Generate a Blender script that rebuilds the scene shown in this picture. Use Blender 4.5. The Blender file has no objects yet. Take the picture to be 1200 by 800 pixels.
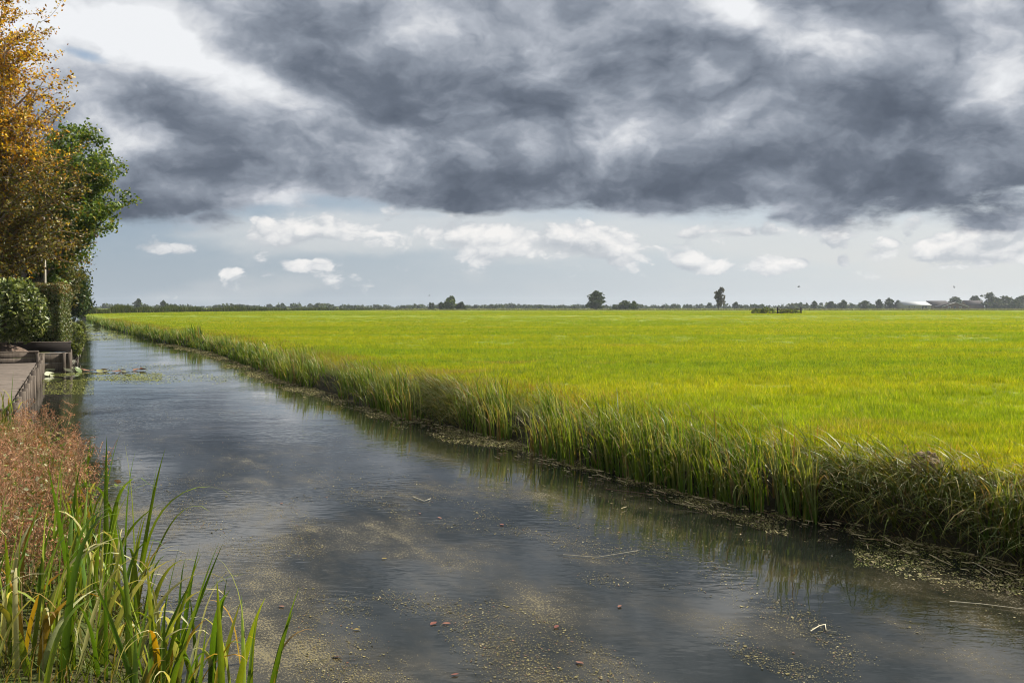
import bpy, math, random
import numpy as np
from math import radians, pi
rng = np.random.default_rng(7)
random.seed(7)
scene = bpy.context.scene
C = scene.collection

# ------------------------------------------------------------------ camera
CAM_H = 2.2                     # eye height above the water (water is z = 0)
F = 1200 * 35 / 36.0            # focal length in photo pixels
PITCH = math.atan(40 / F)       # horizon lies at photo row 360
cam_d = bpy.data.cameras.new("camera")
cam_d.lens = 35; cam_d.sensor_width = 36
cam_d.clip_start = 0.1; cam_d.clip_end = 12000
cam = bpy.data.objects.new("camera", cam_d); C.objects.link(cam)
cam.location = (0, 0, CAM_H)
cam.rotation_euler = (pi / 2 - PITCH, 0, 0)
scene.camera = cam

# ------------------------------------------------------------------ render / exposure
scene.render.engine = "CYCLES"
scene.cycles.use_denoising = True
scene.cycles.filter_width = 1.05
scene.cycles.max_bounces = 6
scene.cycles.diffuse_bounces = 3
scene.cycles.glossy_bounces = 3
scene.cycles.transmission_bounces = 4
scene.cycles.transparent_max_bounces = 6
scene.cycles.volume_bounces = 0
scene.cycles.caustics_reflective = False
scene.cycles.caustics_refractive = False
scene.cycles.sample_clamp_indirect = 4
scene.view_settings.view_transform = "Standard"
scene.view_settings.look = "None"
scene.view_settings.exposure = 1.10
scene.view_settings.gamma = 1.0

# ------------------------------------------------------------------ sun
SUN_EL = radians(40)
SUN_AZ = radians(58)            # clockwise from the view direction (+Y), i.e. to the right and ahead
sun_d = bpy.data.lights.new("sun", "SUN")
sun_d.energy = 5.0; sun_d.angle = radians(0.53); sun_d.color = (1.0, 0.93, 0.82)
sun = bpy.data.objects.new("sun", sun_d); C.objects.link(sun)
sun.rotation_euler = (pi / 2 - SUN_EL, 0, pi - SUN_AZ)

# ------------------------------------------------------------------ node expression helper
class V:
    def __init__(s, t, o): s.t = t; s.o = o
    def _m(s, op, b=None, c=None, clamp=False):
        n = s.t.nodes.new("ShaderNodeMath"); n.operation = op; n.use_clamp = clamp
        for i, q in enumerate((s, b, c)):
            if q is None: continue
            if isinstance(q, V): s.t.links.new(q.o, n.inputs[i])
            else: n.inputs[i].default_value = q
        return V(s.t, n.outputs[0])
    def __add__(s, b): return s._m("ADD", b)
    def __radd__(s, b): return s._m("ADD", b)
    def __sub__(s, b): return s._m("SUBTRACT", b)
    def __rsub__(s, b): return (s * -1.0) + b
    def __mul__(s, b): return s._m("MULTIPLY", b)
    def __rmul__(s, b): return s._m("MULTIPLY", b)
    def __truediv__(s, b): return s._m("DIVIDE", b)
    def pow(s, b): return s._m("POWER", b)
    def max(s, b): return s._m("MAXIMUM", b)
    def min(s, b): return s._m("MINIMUM", b)
    def clamp(s): return s._m("ADD", 0.0, clamp=True)
    def step(s, lo, hi):
        n = s.t.nodes.new("ShaderNodeMapRange"); n.interpolation_type = "SMOOTHSTEP"
        s.t.links.new(s.o, n.inputs["Value"])
        n.inputs["From Min"].default_value = lo; n.inputs["From Max"].default_value = hi
        return V(s.t, n.outputs["Result"])
    def ramp(s, stops):
        n = s.t.nodes.new("ShaderNodeValToRGB"); s.t.links.new(s.o, n.inputs[0])
        e = n.color_ramp.elements
        while len(e) < len(stops): e.new(0.5)
        for k, (p, c) in enumerate(stops):
            e[k].position = p; e[k].color = (*c, 1) if len(c) == 3 else c
        return V(s.t, n.outputs[0])
def comb(t, x, y, z):
    n = t.nodes.new("ShaderNodeCombineXYZ")
    for i, q in enumerate((x, y, z)):
        if isinstance(q, V): t.links.new(q.o, n.inputs[i])
        else: n.inputs[i].default_value = q
    return V(t, n.outputs[0])
def sep(v):
    n = v.t.nodes.new("ShaderNodeSeparateXYZ"); v.t.links.new(v.o, n.inputs[0])
    return [V(v.t, n.outputs[i]) for i in range(3)]
def vmath(v, op, b):
    n = v.t.nodes.new("ShaderNodeVectorMath"); n.operation = op
    v.t.links.new(v.o, n.inputs[0])
    if isinstance(b, V): v.t.links.new(b.o, n.inputs[1])
    else: n.inputs[1].default_value = b
    return V(v.t, n.outputs[0])
def vscale(v, k):
    n = v.t.nodes.new("ShaderNodeVectorMath"); n.operation = "SCALE"
    v.t.links.new(v.o, n.inputs[0])
    if isinstance(k, V): v.t.links.new(k.o, n.inputs[3])
    else: n.inputs[3].default_value = k
    return V(v.t, n.outputs[0])
def noise(v, scale, detail=4, rough=0.5, dist=0.0, lac=2.0, out=0):
    n = v.t.nodes.new("ShaderNodeTexNoise"); v.t.links.new(v.o, n.inputs["Vector"])
    n.inputs["Scale"].default_value = scale; n.inputs["Detail"].default_value = detail
    n.inputs["Roughness"].default_value = rough; n.inputs["Distortion"].default_value = dist
    n.inputs["Lacunarity"].default_value = lac
    return V(v.t, n.outputs[out])
def mixc(f, a, b, blend="MIX"):
    t = f.t if isinstance(f, V) else (a.t if isinstance(a, V) else b.t)
    n = t.nodes.new("ShaderNodeMix"); n.data_type = "RGBA"; n.blend_type = blend; n.clamp_factor = True
    for sock, q in ((n.inputs[0], f), (n.inputs[6], a), (n.inputs[7], b)):
        if isinstance(q, V): t.links.new(q.o, sock)
        elif isinstance(q, (int, float)): sock.default_value = q
        else: sock.default_value = (*q, 1)
    return V(t, n.outputs[2])

# ------------------------------------------------------------------ world: Nishita sky under broken cloud
def pix_dir(px, py):
    """photo pixel -> world direction (camera at the origin of directions)"""
    u = (px - 600) / F; v = (400 - py) / F
    cp, sp = math.cos(PITCH), math.sin(PITCH)
    d = np.array([u, cp + v * sp, -sp + v * cp])
    return d
def sky_coord(px, py):
    d = pix_dir(px, py)
    return math.atan2(d[0], d[1]), d[2] / math.hypot(d[0], d[1])

world = bpy.data.worlds.new("World"); scene.world = world
world.use_nodes = True
wt = world.node_tree; wt.nodes.clear()
tc = wt.nodes.new("ShaderNodeTexCoord")
D = V(wt, tc.outputs["Generated"])
dx, dy, dz = sep(D)
az = dx._m("ARCTAN2", dy)
hyp = (dx * dx + dy * dy)._m("SQRT")
te = dz / hyp.max(0.05)                      # tangent of the elevation
# noise space: whole sky, layers flattened towards the horizon
def billow(v, scale, octs=4, gain=0.5):
    """rounded billows: 1 in the middle of a puff, 0 in the creases between"""
    r = None; g = 1.0; tot = 0.0
    for k in range(octs):
        q = (noise(vmath(v, "ADD", (3.1 * k, 1.7 * k, 5.3 * k)), scale * 2.1 ** k, 0, 0.5) - 0.5)._m("ABSOLUTE") * (4.0 * g)
        r = q if r is None else r + q
        tot += g; g *= gain
    return r * (1.0 / tot)
flat = (dz.max(0.0) + 0.60)
P = comb(wt, dx / flat, dy / flat, dz * 1.1)
W1 = vscale(vmath(noise(P, 4.0, 5, 0.6, out=1), "SUBTRACT", (0.5, 0.5, 0.5)), 0.17)
PW = vmath(P, "ADD", W1)
n_big = noise(PW, 2.7, 2, 0.5)
n_mid = noise(PW, 7.0, 9, 0.58)
puff = billow(PW, 5.0, 4, 0.5)
PS = vmath(PW, "ADD", (0.03, -0.05, 0.05))
relief = noise(PS, 7.0, 4, 0.5) - n_mid
PF = comb(wt, az * 16.0, te * 26.0, 3.7)      # small cumulus space
WF = vscale(vmath(noise(PF, 1.3, 4, 0.6, out=1), "SUBTRACT", (0.5, 0.5, 0.5)), 0.55)
PFW = vmath(PF, "ADD", WF)
n_cu = billow(PFW, 0.85, 5, 0.52) * 0.75 + (noise(PF, .6, 2, .5) - .5) * 0.55 + .08
n_cu2 = billow(vmath(PFW, "ADD", (0.06, 0.22, 0.0)), 0.85, 2, 0.5) * 0.75 + (noise(vmath(PF, "ADD", (0.06, 0.22, 0.0)), .6, 2, .5) - .5) * 0.55 + .08
relief_cu = n_cu2 - n_cu
def blob(px, py, rx, ry, amp, rot=0.0):
    a0, t0 = sky_coord(px, py)
    ra = rx / F; rt = ry / F
    x = az - a0; y = te - t0
    if rot:
        c, s = math.cos(radians(rot)), math.sin(radians(rot))
        x, y = x * c + y * s, y * c - x * s
    q = (x * (1 / ra)).pow(2.0) + (y * (1 / rt)).pow(2.0)
    return (q * -1.0)._m("EXPONENT") * amp
def total(lst):
    r = None
    for b in lst:
        v = blob(*b); r = v if r is None else r + v
    return r
# dark sheet: positive = darker, negative = breaks where bright cloud shows
dark_pl = total([
    (480, 90, 170, 100, .24), (620, 210, 260, 40, .36), (300, 185, 150, 40, .12), (1010, 190, 200, 60, .22),
    (760, 40, 130, 70, .20), (180, 252, 110, 16, .40), (980, 110, 130, 40, .12),
    (100, 26, 120, 56, -.58), (330, 108, 100, 16, -.42, -18), (205, 80, 90, 20, -.10), (872, 14, 40, 16, -.42, -30), (1060, 40, 130, 60, -.16), (640, 20, 60, 40, -.10),
    (745, 105, 20, 40, -.22), (700, 130, 40, 25, -.16), (190, 150, 110, 30, .12), (1195, 100, 40, 60, -.22),
    (905, 208, 40, 14, -.26), (790, 150, 80, 20, -.14), (300, 225, 140, 16, -.16), (430, 60, 30, 26, -.14),
])
dk = dark_pl + 0.46 + (n_big - 0.5) * 0.66 + (n_mid - 0.5) * 0.62 - (puff - 0.42) * 0.44
dk = dk - relief * 0.80 - te.step(0.26, 0.58) * 0.36     # the sheet thins overhead, where the sun breaks through
sheet_col = dk.ramp([(0.0, (.86, .875, .90)), (.18, (.68, .70, .735)), (.36, (.43, .465, .525)), (.56, (.250, .284, .342)), (.78, (.146, .173, .221)), (1.0, (.100, .122, .162))])
# lower rim of the sheet, ragged
rim_t = 112 / F
edge = total([(190, 268, 120, 30, .022), (930, 270, 140, 30, .022), (1130, 235, 90, 25, -.0), (1180, 268, 70, 20, .030), (420, 245, 120, 30, -.006)])
rim_n = noise(comb(wt, az * 7.0, te * 20.0, 1.3), 1.6, 6, 0.55)
cover = (te - rim_t + edge + (rim_n - 0.5) * 0.055 + (n_mid - 0.5) * 0.03).step(-0.006, 0.010)
# small blue hole in the bright part
hole = (blob(98, 64, 34, 9, 1.0, -12) + (n_mid - 0.5) * 1.6).step(0.45, 1.25)
cover = cover * (1.0 - hole * 0.75)
# low cumulus band
cu_pl = total([
    (650, 282, 110, 26, .50), (760, 298, 80, 20, .36), (830, 313, 36, 9, .46), (560, 285, 60, 26, .30),
    (870, 272, 60, 9, .50), (340, 262, 90, 20, .34), (480, 268, 130, 20, .32), (1120, 287, 110, 24, .58), (1190, 300, 60, 14, .3),
    (188, 291, 34, 9, .60), (266, 318, 22, 8, .50), (355, 310, 42, 8, .58), (318, 322, 18, 6, .45), (905, 310, 22, 10, .75),
    (939, 308, 11, 7, .62), (988, 307, 9, 8, .62), (240, 305, 30, 12, .16), (330, 285, 50, 14, .2),
])
cu_band = (te.step(0.02, 0.05) * (1.0 - te.step(0.09, 0.14)))
cu_d = cu_pl * 1.32 + cu_band * 0.03 + (n_cu - 0.55) * 1.35
cu_mask = cu_d.step(0.12, 0.42)
cu_lit = (cu_d * 0.45 + 0.34 - relief_cu * 1.3).clamp()
cu_col = cu_lit.ramp([(0.0, (.46, .50, .545)), (.35, (.56, .59, .62)), (.65, (.74, .75, .76)), (1.0, (.92, .90, .88))])
# rain-veil between the ground and the sheet: grey blue, paler to the right (towards the sun)
toward = (dx * math.sin(SUN_AZ) + dy * math.cos(SUN_AZ)).step(0.15, 1.0)
veil_dark = mixc(te.step(0.0, 0.10), (.385, .46, .535), (.305, .39, .49))
veil_col = mixc(toward, veil_dark, (.64, .70, .75))
streak = noise(comb(wt, az * 6.0, te * 14.0, 7.0), 1.4, 5, 0.5).step(0.48, 0.75)
veil_col = mixc(streak * 0.38, veil_col, (.66, .68, .70))

sky = wt.nodes.new("ShaderNodeTexSky"); sky.sky_type = "NISHITA"; sky.sun_disc = False
sky.sun_elevation = SUN_EL; sky.sun_rotation = SUN_AZ
sky.air_density = 1.0; sky.dust_density = 1.5; sky.ozone_density = 1.5
bg_sky = wt.nodes.new("ShaderNodeBackground"); bg_sky.inputs[1].default_value = 0.06
wt.links.new(sky.outputs[0], bg_sky.inputs[0])
soft = (total([(420, 266, 210, 22, .95), (690, 280, 200, 28, .95), (1110, 288, 170, 32, 1.1), (330, 290, 80, 16, .6), (930, 285, 120, 22, .5)]) + (rim_n - .5) * 1.5 + (n_mid - .5) * .8).step(.05, .95)
veil_col = mixc(soft * .8, veil_col, (.66, .68, .70))
cloud = mixc(cu_mask * 0.90, veil_col, cu_col)
cloud = mixc(cover, cloud, sheet_col)
bg_cl = wt.nodes.new("ShaderNodeBackground"); bg_cl.inputs[1].default_value = 0.475
wt.links.new(cloud.o, bg_cl.inputs[0])
amount = (cu_mask.max(cover) * 0.14 + 0.86) * (1.0 - hole * 0.6)
mixw = wt.nodes.new("ShaderNodeMixShader")
wt.links.new(amount.o, mixw.inputs[0]); wt.links.new(bg_sky.outputs[0], mixw.inputs[1]); wt.links.new(bg_cl.outputs[0], mixw.inputs[2])
outw = wt.nodes.new("ShaderNodeOutputWorld"); wt.links.new(mixw.outputs[0], outw.inputs[0])
world.cycles.sampling_method = "MANUAL"; world.cycles.sample_map_resolution = 512

# ================================================================== helpers
def unproj(px, py, z=0.0):
    """photo pixel -> point on the horizontal plane z"""
    d = pix_dir(px, py); k = (z - CAM_H) / d[2]
    return np.array([d[0] * k, d[1] * k, z])
def at_depth(px, py, y):
    d = pix_dir(px, py); k = y / d[1]
    return np.array([d[0] * k, y, CAM_H + d[2] * k])
def px_of(p):
    """approximate photo column of world points"""
    p = np.asarray(p); return 600 + F * p[..., 0] / np.maximum(p[..., 1], 0.5)

def tag(o, label=None, cat=None, group=None, kind=None):
    if label: o["label"] = label
    if cat: o["category"] = cat
    if group: o["group"] = group
    if kind: o["kind"] = kind
    return o
def empty(name, loc=(0, 0, 0), rz=0.0):
    o = bpy.data.objects.new(name, None); C.objects.link(o)
    o.location = loc; o.rotation_euler = (0, 0, rz); o.empty_display_size = 0.2
    return o
def mesh_np(name, verts, faces, mat, parent=None, col=None, smooth=False, link=True):
    """verts (n,3); faces: array (m,k) or list of such arrays; col (n,3)"""
    if isinstance(faces, np.ndarray): faces = [faces]
    verts = np.asarray(verts, dtype=np.float32)
    me = bpy.data.meshes.new(name)
    me.vertices.add(len(verts)); me.vertices.foreach_set("co", verts.ravel())
    loops = np.concatenate([f.ravel() for f in faces]).astype(np.int32)
    sizes = np.concatenate([np.full(len(f), f.shape[1]) for f in faces]).astype(np.int32)
    me.loops.add(len(loops)); me.loops.foreach_set("vertex_index", loops)
    starts = np.concatenate([[0], np.cumsum(sizes)[:-1]]).astype(np.int32)
    me.polygons.add(len(sizes)); me.polygons.foreach_set("loop_start", starts)
    if smooth: me.polygons.foreach_set("use_smooth", np.ones(len(sizes), dtype=bool))
    me.update(calc_edges=True)
    if col is not None:
        at = me.color_attributes.new("col", "FLOAT_COLOR", "POINT")
        c4 = np.ones((len(verts), 4), dtype=np.float32); c4[:, :3] = np.clip(col, 0, 1)
        at.data.foreach_set("color", c4.ravel())
    me.materials.append(mat)
    o = bpy.data.objects.new(name, me)
    if link: C.objects.link(o)
    if parent is not None: o.parent = parent
    return o
class Acc:
    """collects vertex/face/colour arrays to join into one mesh"""
    def __init__(s): s.v = []; s.f = {}; s.c = []; s.n = 0
    def add(s, v, f, c=None):
        v = np.asarray(v, float).reshape(-1, 3)
        for ff in (f if isinstance(f, list) else [f]):
            s.f.setdefault(ff.shape[1], []).append(ff + s.n)
        s.v.append(v); s.n += len(v)
        c = np.zeros((len(v), 3)) if c is None else np.broadcast_to(np.asarray(c, float), (len(v), 3))
        s.c.append(c)
    def build(s, name, mat, parent=None, smooth=False):
        return mesh_np(name, np.concatenate(s.v), [np.concatenate(q) for q in s.f.values()], mat, parent, np.concatenate(s.c), smooth)

def box_vf(x0, x1, y0, y1, z0, z1):
    v = np.array([(x, y, z) for z in (z0, z1) for y in (y0, y1) for x in (x0, x1)], float)
    f = np.array([(0, 2, 3, 1), (4, 5, 7, 6), (0, 1, 5, 4), (2, 6, 7, 3), (0, 4, 6, 2), (1, 3, 7, 5)])
    return v, f
def rough_box(a, b, w, h, jit=0.0, up=(0, 0, 1)):
    """a beam from a to b with section w x h, chamfered, 3 sections, slightly uneven"""
    a = np.asarray(a, float); b = np.asarray(b, float)
    d = (b - a) / np.linalg.norm(b - a); up = np.asarray(up, float)
    s = np.cross(d, up); s /= np.linalg.norm(s); u = np.cross(s, d)
    ch = min(w, h) * 0.14
    ring = [(-w/2+ch, -h/2), (w/2-ch, -h/2), (w/2, -h/2+ch), (w/2, h/2-ch), (w/2-ch, h/2), (-w/2+ch, h/2), (-w/2, h/2-ch), (-w/2, -h/2+ch)]
    vs = []
    for t in (0.0, 0.5, 1.0):
        o = s * rng.normal(0, jit) + u * rng.normal(0, jit)
        for (x, y) in ring: vs.append(a + (b - a) * t + s * x + u * y + o)
    fs = []
    for k in range(2):
        for i in range(8):
            j = (i + 1) % 8; fs.append((k*8+i, k*8+j, k*8+8+j, k*8+8+i))
    caps = [np.array([tuple(range(7, -1, -1)), tuple(range(16, 24))])]
    return np.array(vs), [np.array(fs)] + caps
def tube(pts, radii, sides=6):
    pts = np.asarray(pts, float); n = len(pts); radii = np.asarray(radii, float)
    tan = np.gradient(pts, axis=0); tan /= np.linalg.norm(tan, axis=1, keepdims=True) + 1e-9
    ref = np.where(np.abs(tan[:, 2:3]) > 0.9, np.array([[1., 0, 0]]), np.array([[0, 0, 1.]]))
    a = np.cross(tan, ref); a /= np.linalg.norm(a, axis=1, keepdims=True) + 1e-9
    b = np.cross(tan, a)
    ang = np.linspace(0, 2 * pi, sides, endpoint=False)
    v = pts[:, None, :] + radii[:, None, None] * (np.cos(ang)[None, :, None] * a[:, None, :] + np.sin(ang)[None, :, None] * b[:, None, :])
    i = np.arange(n - 1)[:, None]; j = np.arange(sides)[None, :]; jn = (j + 1) % sides
    f = np.stack([i * sides + j, i * sides + jn, (i + 1) * sides + jn, (i + 1) * sides + j], -1).reshape(-1, 4)
    return v.reshape(-1, 3), f

# value noise in numpy (for placing things)
_tab = rng.random((256, 256))
def vnoise(x, y):
    x = np.asarray(x, float); y = np.asarray(y, float)
    xi = np.floor(x).astype(int); yi = np.floor(y).astype(int)
    fx = x - xi; fy = y - yi; fx = fx*fx*(3-2*fx); fy = fy*fy*(3-2*fy)
    g = lambda i, j: _tab[(xi + i) & 255, (yi + j) & 255]
    return (g(0,0)*(1-fx)+g(1,0)*fx)*(1-fy) + (g(0,1)*(1-fx)+g(1,1)*fx)*fy
def fbm(x, y, o=4):
    r = 0; a = 0.5; s = 0
    for k in range(o):
        r = r + a * vnoise(x * 2**k + 17.3*k, y * 2**k + 9.1*k); s += a; a *= 0.5
    return r / s

# ================================================================== blades (grass, reeds)
def blades(base, head, lean, bend, length, width, c0, c1, K=4, power=2.0, twist=None, taper=2.2, keel=0.0):
    """strips. base (n,3); head: compass angle the blade leans to; lean/bend in radians; c0 foot colour, c1 tip colour"""
    n = len(base); t = np.linspace(0, 1, K + 1)
    th = lean[:, None] + bend[:, None] * t[None, :] ** power
    seg = length[:, None] / K
    dz = np.cos(th) * seg; dr = np.sin(th) * seg
    z = np.concatenate([np.zeros((n, 1)), np.cumsum(0.5*(dz[:, 1:] + dz[:, :-1]), 1)], 1)
    r = np.concatenate([np.zeros((n, 1)), np.cumsum(0.5*(dr[:, 1:] + dr[:, :-1]), 1)], 1)
    hx = np.cos(head)[:, None]; hy = np.sin(head)[:, None]
    ctr = np.stack([base[:, 0:1] + r * hx, base[:, 1:2] + r * hy, base[:, 2:3] + z], -1)
    if twist is None: twist = rng.normal(0, 0.7, n)
    tw = (head + pi / 2 + twist)[:, None] + (rng.normal(0, 0.35, n))[:, None] * t[None, :]
    w = width[:, None] * 0.5 * np.maximum(1 - t[None, :] ** taper, 0.04)
    side = np.stack([np.cos(tw), np.sin(tw), np.zeros_like(tw)], -1) * w[..., None]
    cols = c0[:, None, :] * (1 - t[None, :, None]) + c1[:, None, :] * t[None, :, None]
    if keel > 0:
        nrm = np.stack([np.cos(tw + pi/2), np.sin(tw + pi/2), np.zeros_like(tw)], -1) * (w * keel)[..., None]
        v = np.stack([ctr - side, ctr + nrm, ctr + side], 2); m = 3
    else:
        v = np.stack([ctr - side, ctr + side], 2); m = 2
    v = v.reshape(-1, 3)
    cc = np.repeat(cols[:, :, None, :], m, axis=2).reshape(-1, 3)
    b0 = (np.arange(n) * (K + 1) * m)[:, None, None]; k = np.arange(K)[None, :, None] * m; e = np.arange(m - 1)[None, None, :]
    f = np.stack([b0 + k + e, b0 + k + e + 1, b0 + k + m + e + 1, b0 + k + m + e], -1).reshape(-1, 4)
    return v, f, cc
def pick(pal, n, jit=0.12):
    """n colours from [(weight, rgb)...] with brightness jitter"""
    w = np.array([p[0] for p in pal], float); w /= w.sum()
    c = np.array([p[1] for p in pal])[rng.choice(len(pal), n, p=w)]
    return np.clip(c * (1 + rng.normal(0, jit, (n, 1))), 0.002, 1)

# leaf cards: little folded rhombs (2 triangles each, bent along the midrib)
def leaves(ctr, size, colr, flatz=0.0, aspect=0.55, droop=0.0):
    n = len(ctr)
    d = rng.normal(0, 1, (n, 3)); d[:, 2] = d[:, 2] * (1 - flatz) - droop
    d /= np.linalg.norm(d, axis=1, keepdims=True)
    q = rng.normal(0, 1, (n, 3)); q[:, 2] *= (1 - flatz)
    s = q - d * (q * d).sum(1, keepdims=True); s /= np.linalg.norm(s, axis=1, keepdims=True) + 1e-9
    nn = np.cross(d, s)
    L = size[:, None]; Wd = L * aspect * 0.5
    p0 = ctr - d * L * 0.5; p2 = ctr + d * L * 0.5
    p1 = ctr + s * Wd + nn * L * 0.10 - d * L * 0.06; p3 = ctr - s * Wd + nn * L * 0.10 - d * L * 0.06
    v = np.stack([p0, p1, p2, p3], 1).reshape(-1, 3)
    i = np.arange(n)[:, None] * 4
    f = np.concatenate([i + np.array([[0, 1, 2]]), i + np.array([[0, 2, 3]])], 0)
    return v, f, np.repeat(colr, 4, axis=0)

# ================================================================== materials
def new_mat(name):
    m = bpy.data.materials.new(name); m.use_nodes = True
    t = m.node_tree; t.nodes.clear()
    out = t.nodes.new("ShaderNodeOutputMaterial")
    return m, t, out
def principled(t, **kw):
    p = t.nodes.new("ShaderNodeBsdfPrincipled")
    for k, val in kw.items():
        s = p.inputs[k.replace("_", " ")]
        if isinstance(val, V): t.links.new(val.o, s)
        elif isinstance(val, tuple) and len(val) == 3: s.default_value = (*val, 1)
        else: s.default_value = val
    return p
def attr(t, name="col"):
    n = t.nodes.new("ShaderNodeAttribute"); n.attribute_name = name
    return V(t, n.outputs["Color"])
def wpos(t):
    n = t.nodes.new("ShaderNodeNewGeometry"); return V(t, n.outputs["Position"])
def opos(t):
    n = t.nodes.new("ShaderNodeTexCoord"); return V(t, n.outputs["Object"])
def bump(t, h, strength=0.3, dist=0.02):
    b = t.nodes.new("ShaderNodeBump"); b.inputs["Strength"].default_value = strength; b.inputs["Distance"].default_value = dist
    t.links.new(h.o, b.inputs["Height"]); return V(t, b.outputs[0])
def leaf_mat(name, trans=0.4, rough=0.5, spec=0.35, tgain=(1.25, 1.2, 0.6), nscale=1.5, namp=0.35, meadow=False, veins=False):
    """leaf: reflects its colour, lets a yellower light through"""
    m, t, out = new_mat(name)
    c = vscale(attr(t), 0.80)
    nz = noise(wpos(t), nscale, 3, 0.6)
    c = vscale(c, (nz - 0.5) * (2 * namp) + 1.0)
    if veins:                                    # fibres along the blade, brown spots
        fib = noise(vmath(wpos(t), "MULTIPLY", (1, 1, .05)), 160.0, 3, .6)
        c = vscale(c, fib * .7 + .65)
        c = mixc(noise(wpos(t), 26.0, 4, .7).step(.64, .72) * .65, c, (.16, .09, .03))
    if meadow:                                   # patches of yellower, greener and worn, withered grass
        w = wpos(t); sx, sy, sz = sep(w)
        strips = noise(comb(t, sx * .03 + sy * .012, sy * .16 - sx * .03, 0.0), 1.0, 4, .6)
        c = mixc(strips.step(.38, .62), vmath(c, "MULTIPLY", (.80, .92, 1.0)), vmath(c, "MULTIPLY", (1.22, 1.08, 1.0)))
        c = mixc(noise(w, .55, 4, .6).step(.52, .72) * .6, c, vmath(c, "MULTIPLY", (.55, .68, 1.0)))
        c = mixc(noise(vmath(w, "MULTIPLY", (.30, .8, 1)), .55, 4, .6).step(.58, .70) * .7, c, vmath(c, "MULTIPLY", (1.25, .78, 4.0)))
    p = principled(t, Base_Color=c, Roughness=rough, Specular_IOR_Level=spec)
    tr = t.nodes.new("ShaderNodeBsdfTranslucent")
    t.links.new(vmath(c, "MULTIPLY", tgain).o, tr.inputs[0])
    mx = t.nodes.new("ShaderNodeMixShader"); mx.inputs[0].default_value = trans
    t.links.new(p.outputs[0], mx.inputs[1]); t.links.new(tr.outputs[0], mx.inputs[2])
    t.links.new(mx.outputs[0], out.inputs[0])
    return m
def plain_mat(name, c1, c2, rough=0.8, scale=8.0, detail=5, stretch=(1, 1, 1), bstr=0.4, bdist=0.01, spec=0.25, world=False):
    m, t, out = new_mat(name)
    pos = vmath(wpos(t) if world else opos(t), "MULTIPLY", stretch)
    n1 = noise(pos, scale, detail, 0.6)
    n2 = noise(pos, scale * 0.22, 3, 0.5)
    c = mixc((n1 * 0.7 + n2 * 0.5 - 0.1).step(0.2, 0.8), c1, c2)
    p = principled(t, Base_Color=c, Roughness=rough, Specular_IOR_Level=spec)
    t.links.new(bump(t, n1, bstr, bdist).o, p.inputs["Normal"])
    t.links.new(p.outputs[0], out.inputs[0])
    return m
M = {}
M["grass"] = leaf_mat("meadow_grass", 0.5, 0.55, 0.12, (1.25, 1.15, 0.35), 2.4, 0.65, meadow=True)
M["reed"] = leaf_mat("reed_leaf", 0.34, 0.48, 0.22, (1.35, 1.25, 0.4), 3.0, 0.3, veins=True)
M["leaf"] = leaf_mat("tree_leaf", 0.34, 0.45, 0.35, (1.3, 1.15, 0.5), 1.3, 0.6)
M["gloss_leaf"] = leaf_mat("glossy_leaf", 0.25, 0.42, 0.4, (1.2, 1.2, 0.6), 2.0, 0.3)
M["far_leaf"] = leaf_mat("far_leaf", 0.2, 0.7, 0.1, (1.1, 1.1, 0.6), 0.08, 0.3)
M["bark"] = plain_mat("bark", (.05, .042, .033), (.14, .12, .10), 0.9, 9, 6, (1, 1, .3), 0.8, 0.03)
M["twig"] = plain_mat("pale_twig", (.16, .12, .085), (.30, .25, .19), 0.85, 12, 4)
M["wood"] = plain_mat("weathered_wood", (.045, .035, .028), (.15, .122, .095), 0.85, 5, 6, (6, 6, .8), 0.5, 0.008)
M["deck"] = plain_mat("deck_wood", (.05, .040, .032), (.115, .094, .076), 0.8, 4, 6, (2, 2, 1), 0.4, 0.006, world=True)
M["dark_wood"] = plain_mat("dark_shaded_wood", (.009, .007, .006), (.024, .018, .015), 0.85, 5, 5, (1, 1, 6), 0.4, 0.006)  # dark wood of the gate; the raised frame's shade is in this colour too
M["soil"] = plain_mat("soil", (.05, .035, .025), (.14, .10, .075), 0.95, 9, 7, bstr=1.0, bdist=0.05, world=True)
M["debris"] = leaf_mat("plant_debris", 0.1, 0.8, 0.15, (1, 1, 1), 4.0, 0.3)

# ================================================================== the lie of the land
SL = 0.463                                     # canal runs towards the upper left: dx/dy = -SL
_r = [unproj(*p) for p in [(1200, 664), (1100, 640), (1040, 628), (980, 612), (900, 600), (840, 586), (800, 575), (725, 556),
      (669, 541), (594, 514), (537, 503), (481, 486), (425, 476), (406, 466), (350, 450), (247, 412), (207, 404), (177, 398), (142, 388.5), (130, 385.5)]]
_r = sorted(_r, key=lambda p: p[1])
RY = np.array([-60] + [p[1] for p in _r] + [150, 330, 4000]); 
RX = np.array([_r[0][0] + SL * (_r[0][1] + 60)] + [p[0] for p in _r] + [_r[-1][0] - SL * (150 - _r[-1][1]), _r[-1][0] - SL * (330 - _r[-1][1]), _r[-1][0] - SL * (4000 - _r[-1][1])])
_l = [(-2.1, 5.83), (-3.9, 9.2), (-5.7, 12.8), (-8.6, 17.2), (-14.82, 31.3), (-16.05, 34.0), (-17.35, 36.9), (-18.9, 40), (-23.6, 51), (-38.3, 85), (-62.5, 143)]
LY = np.array([-60] + [p[1] for p in _l] + [330, 4000])
LX = np.array([_l[0][0] + SL * 65.83] + [p[0] for p in _l] + [-62.5 - SL * 187, -62.5 - SL * 3857])
xr = lambda y: np.interp(y, RY, RX)
xl = lambda y: np.interp(y, LY, LX)
CS = 0.907
RO = np.array([-1.2, -.3, 0, .12, .35, .7, 1.2, 2.5, 1e5]); RZ = np.array([-.7, -.25, -.02, .16, .40, .57, .66, .70, .70])
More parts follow.
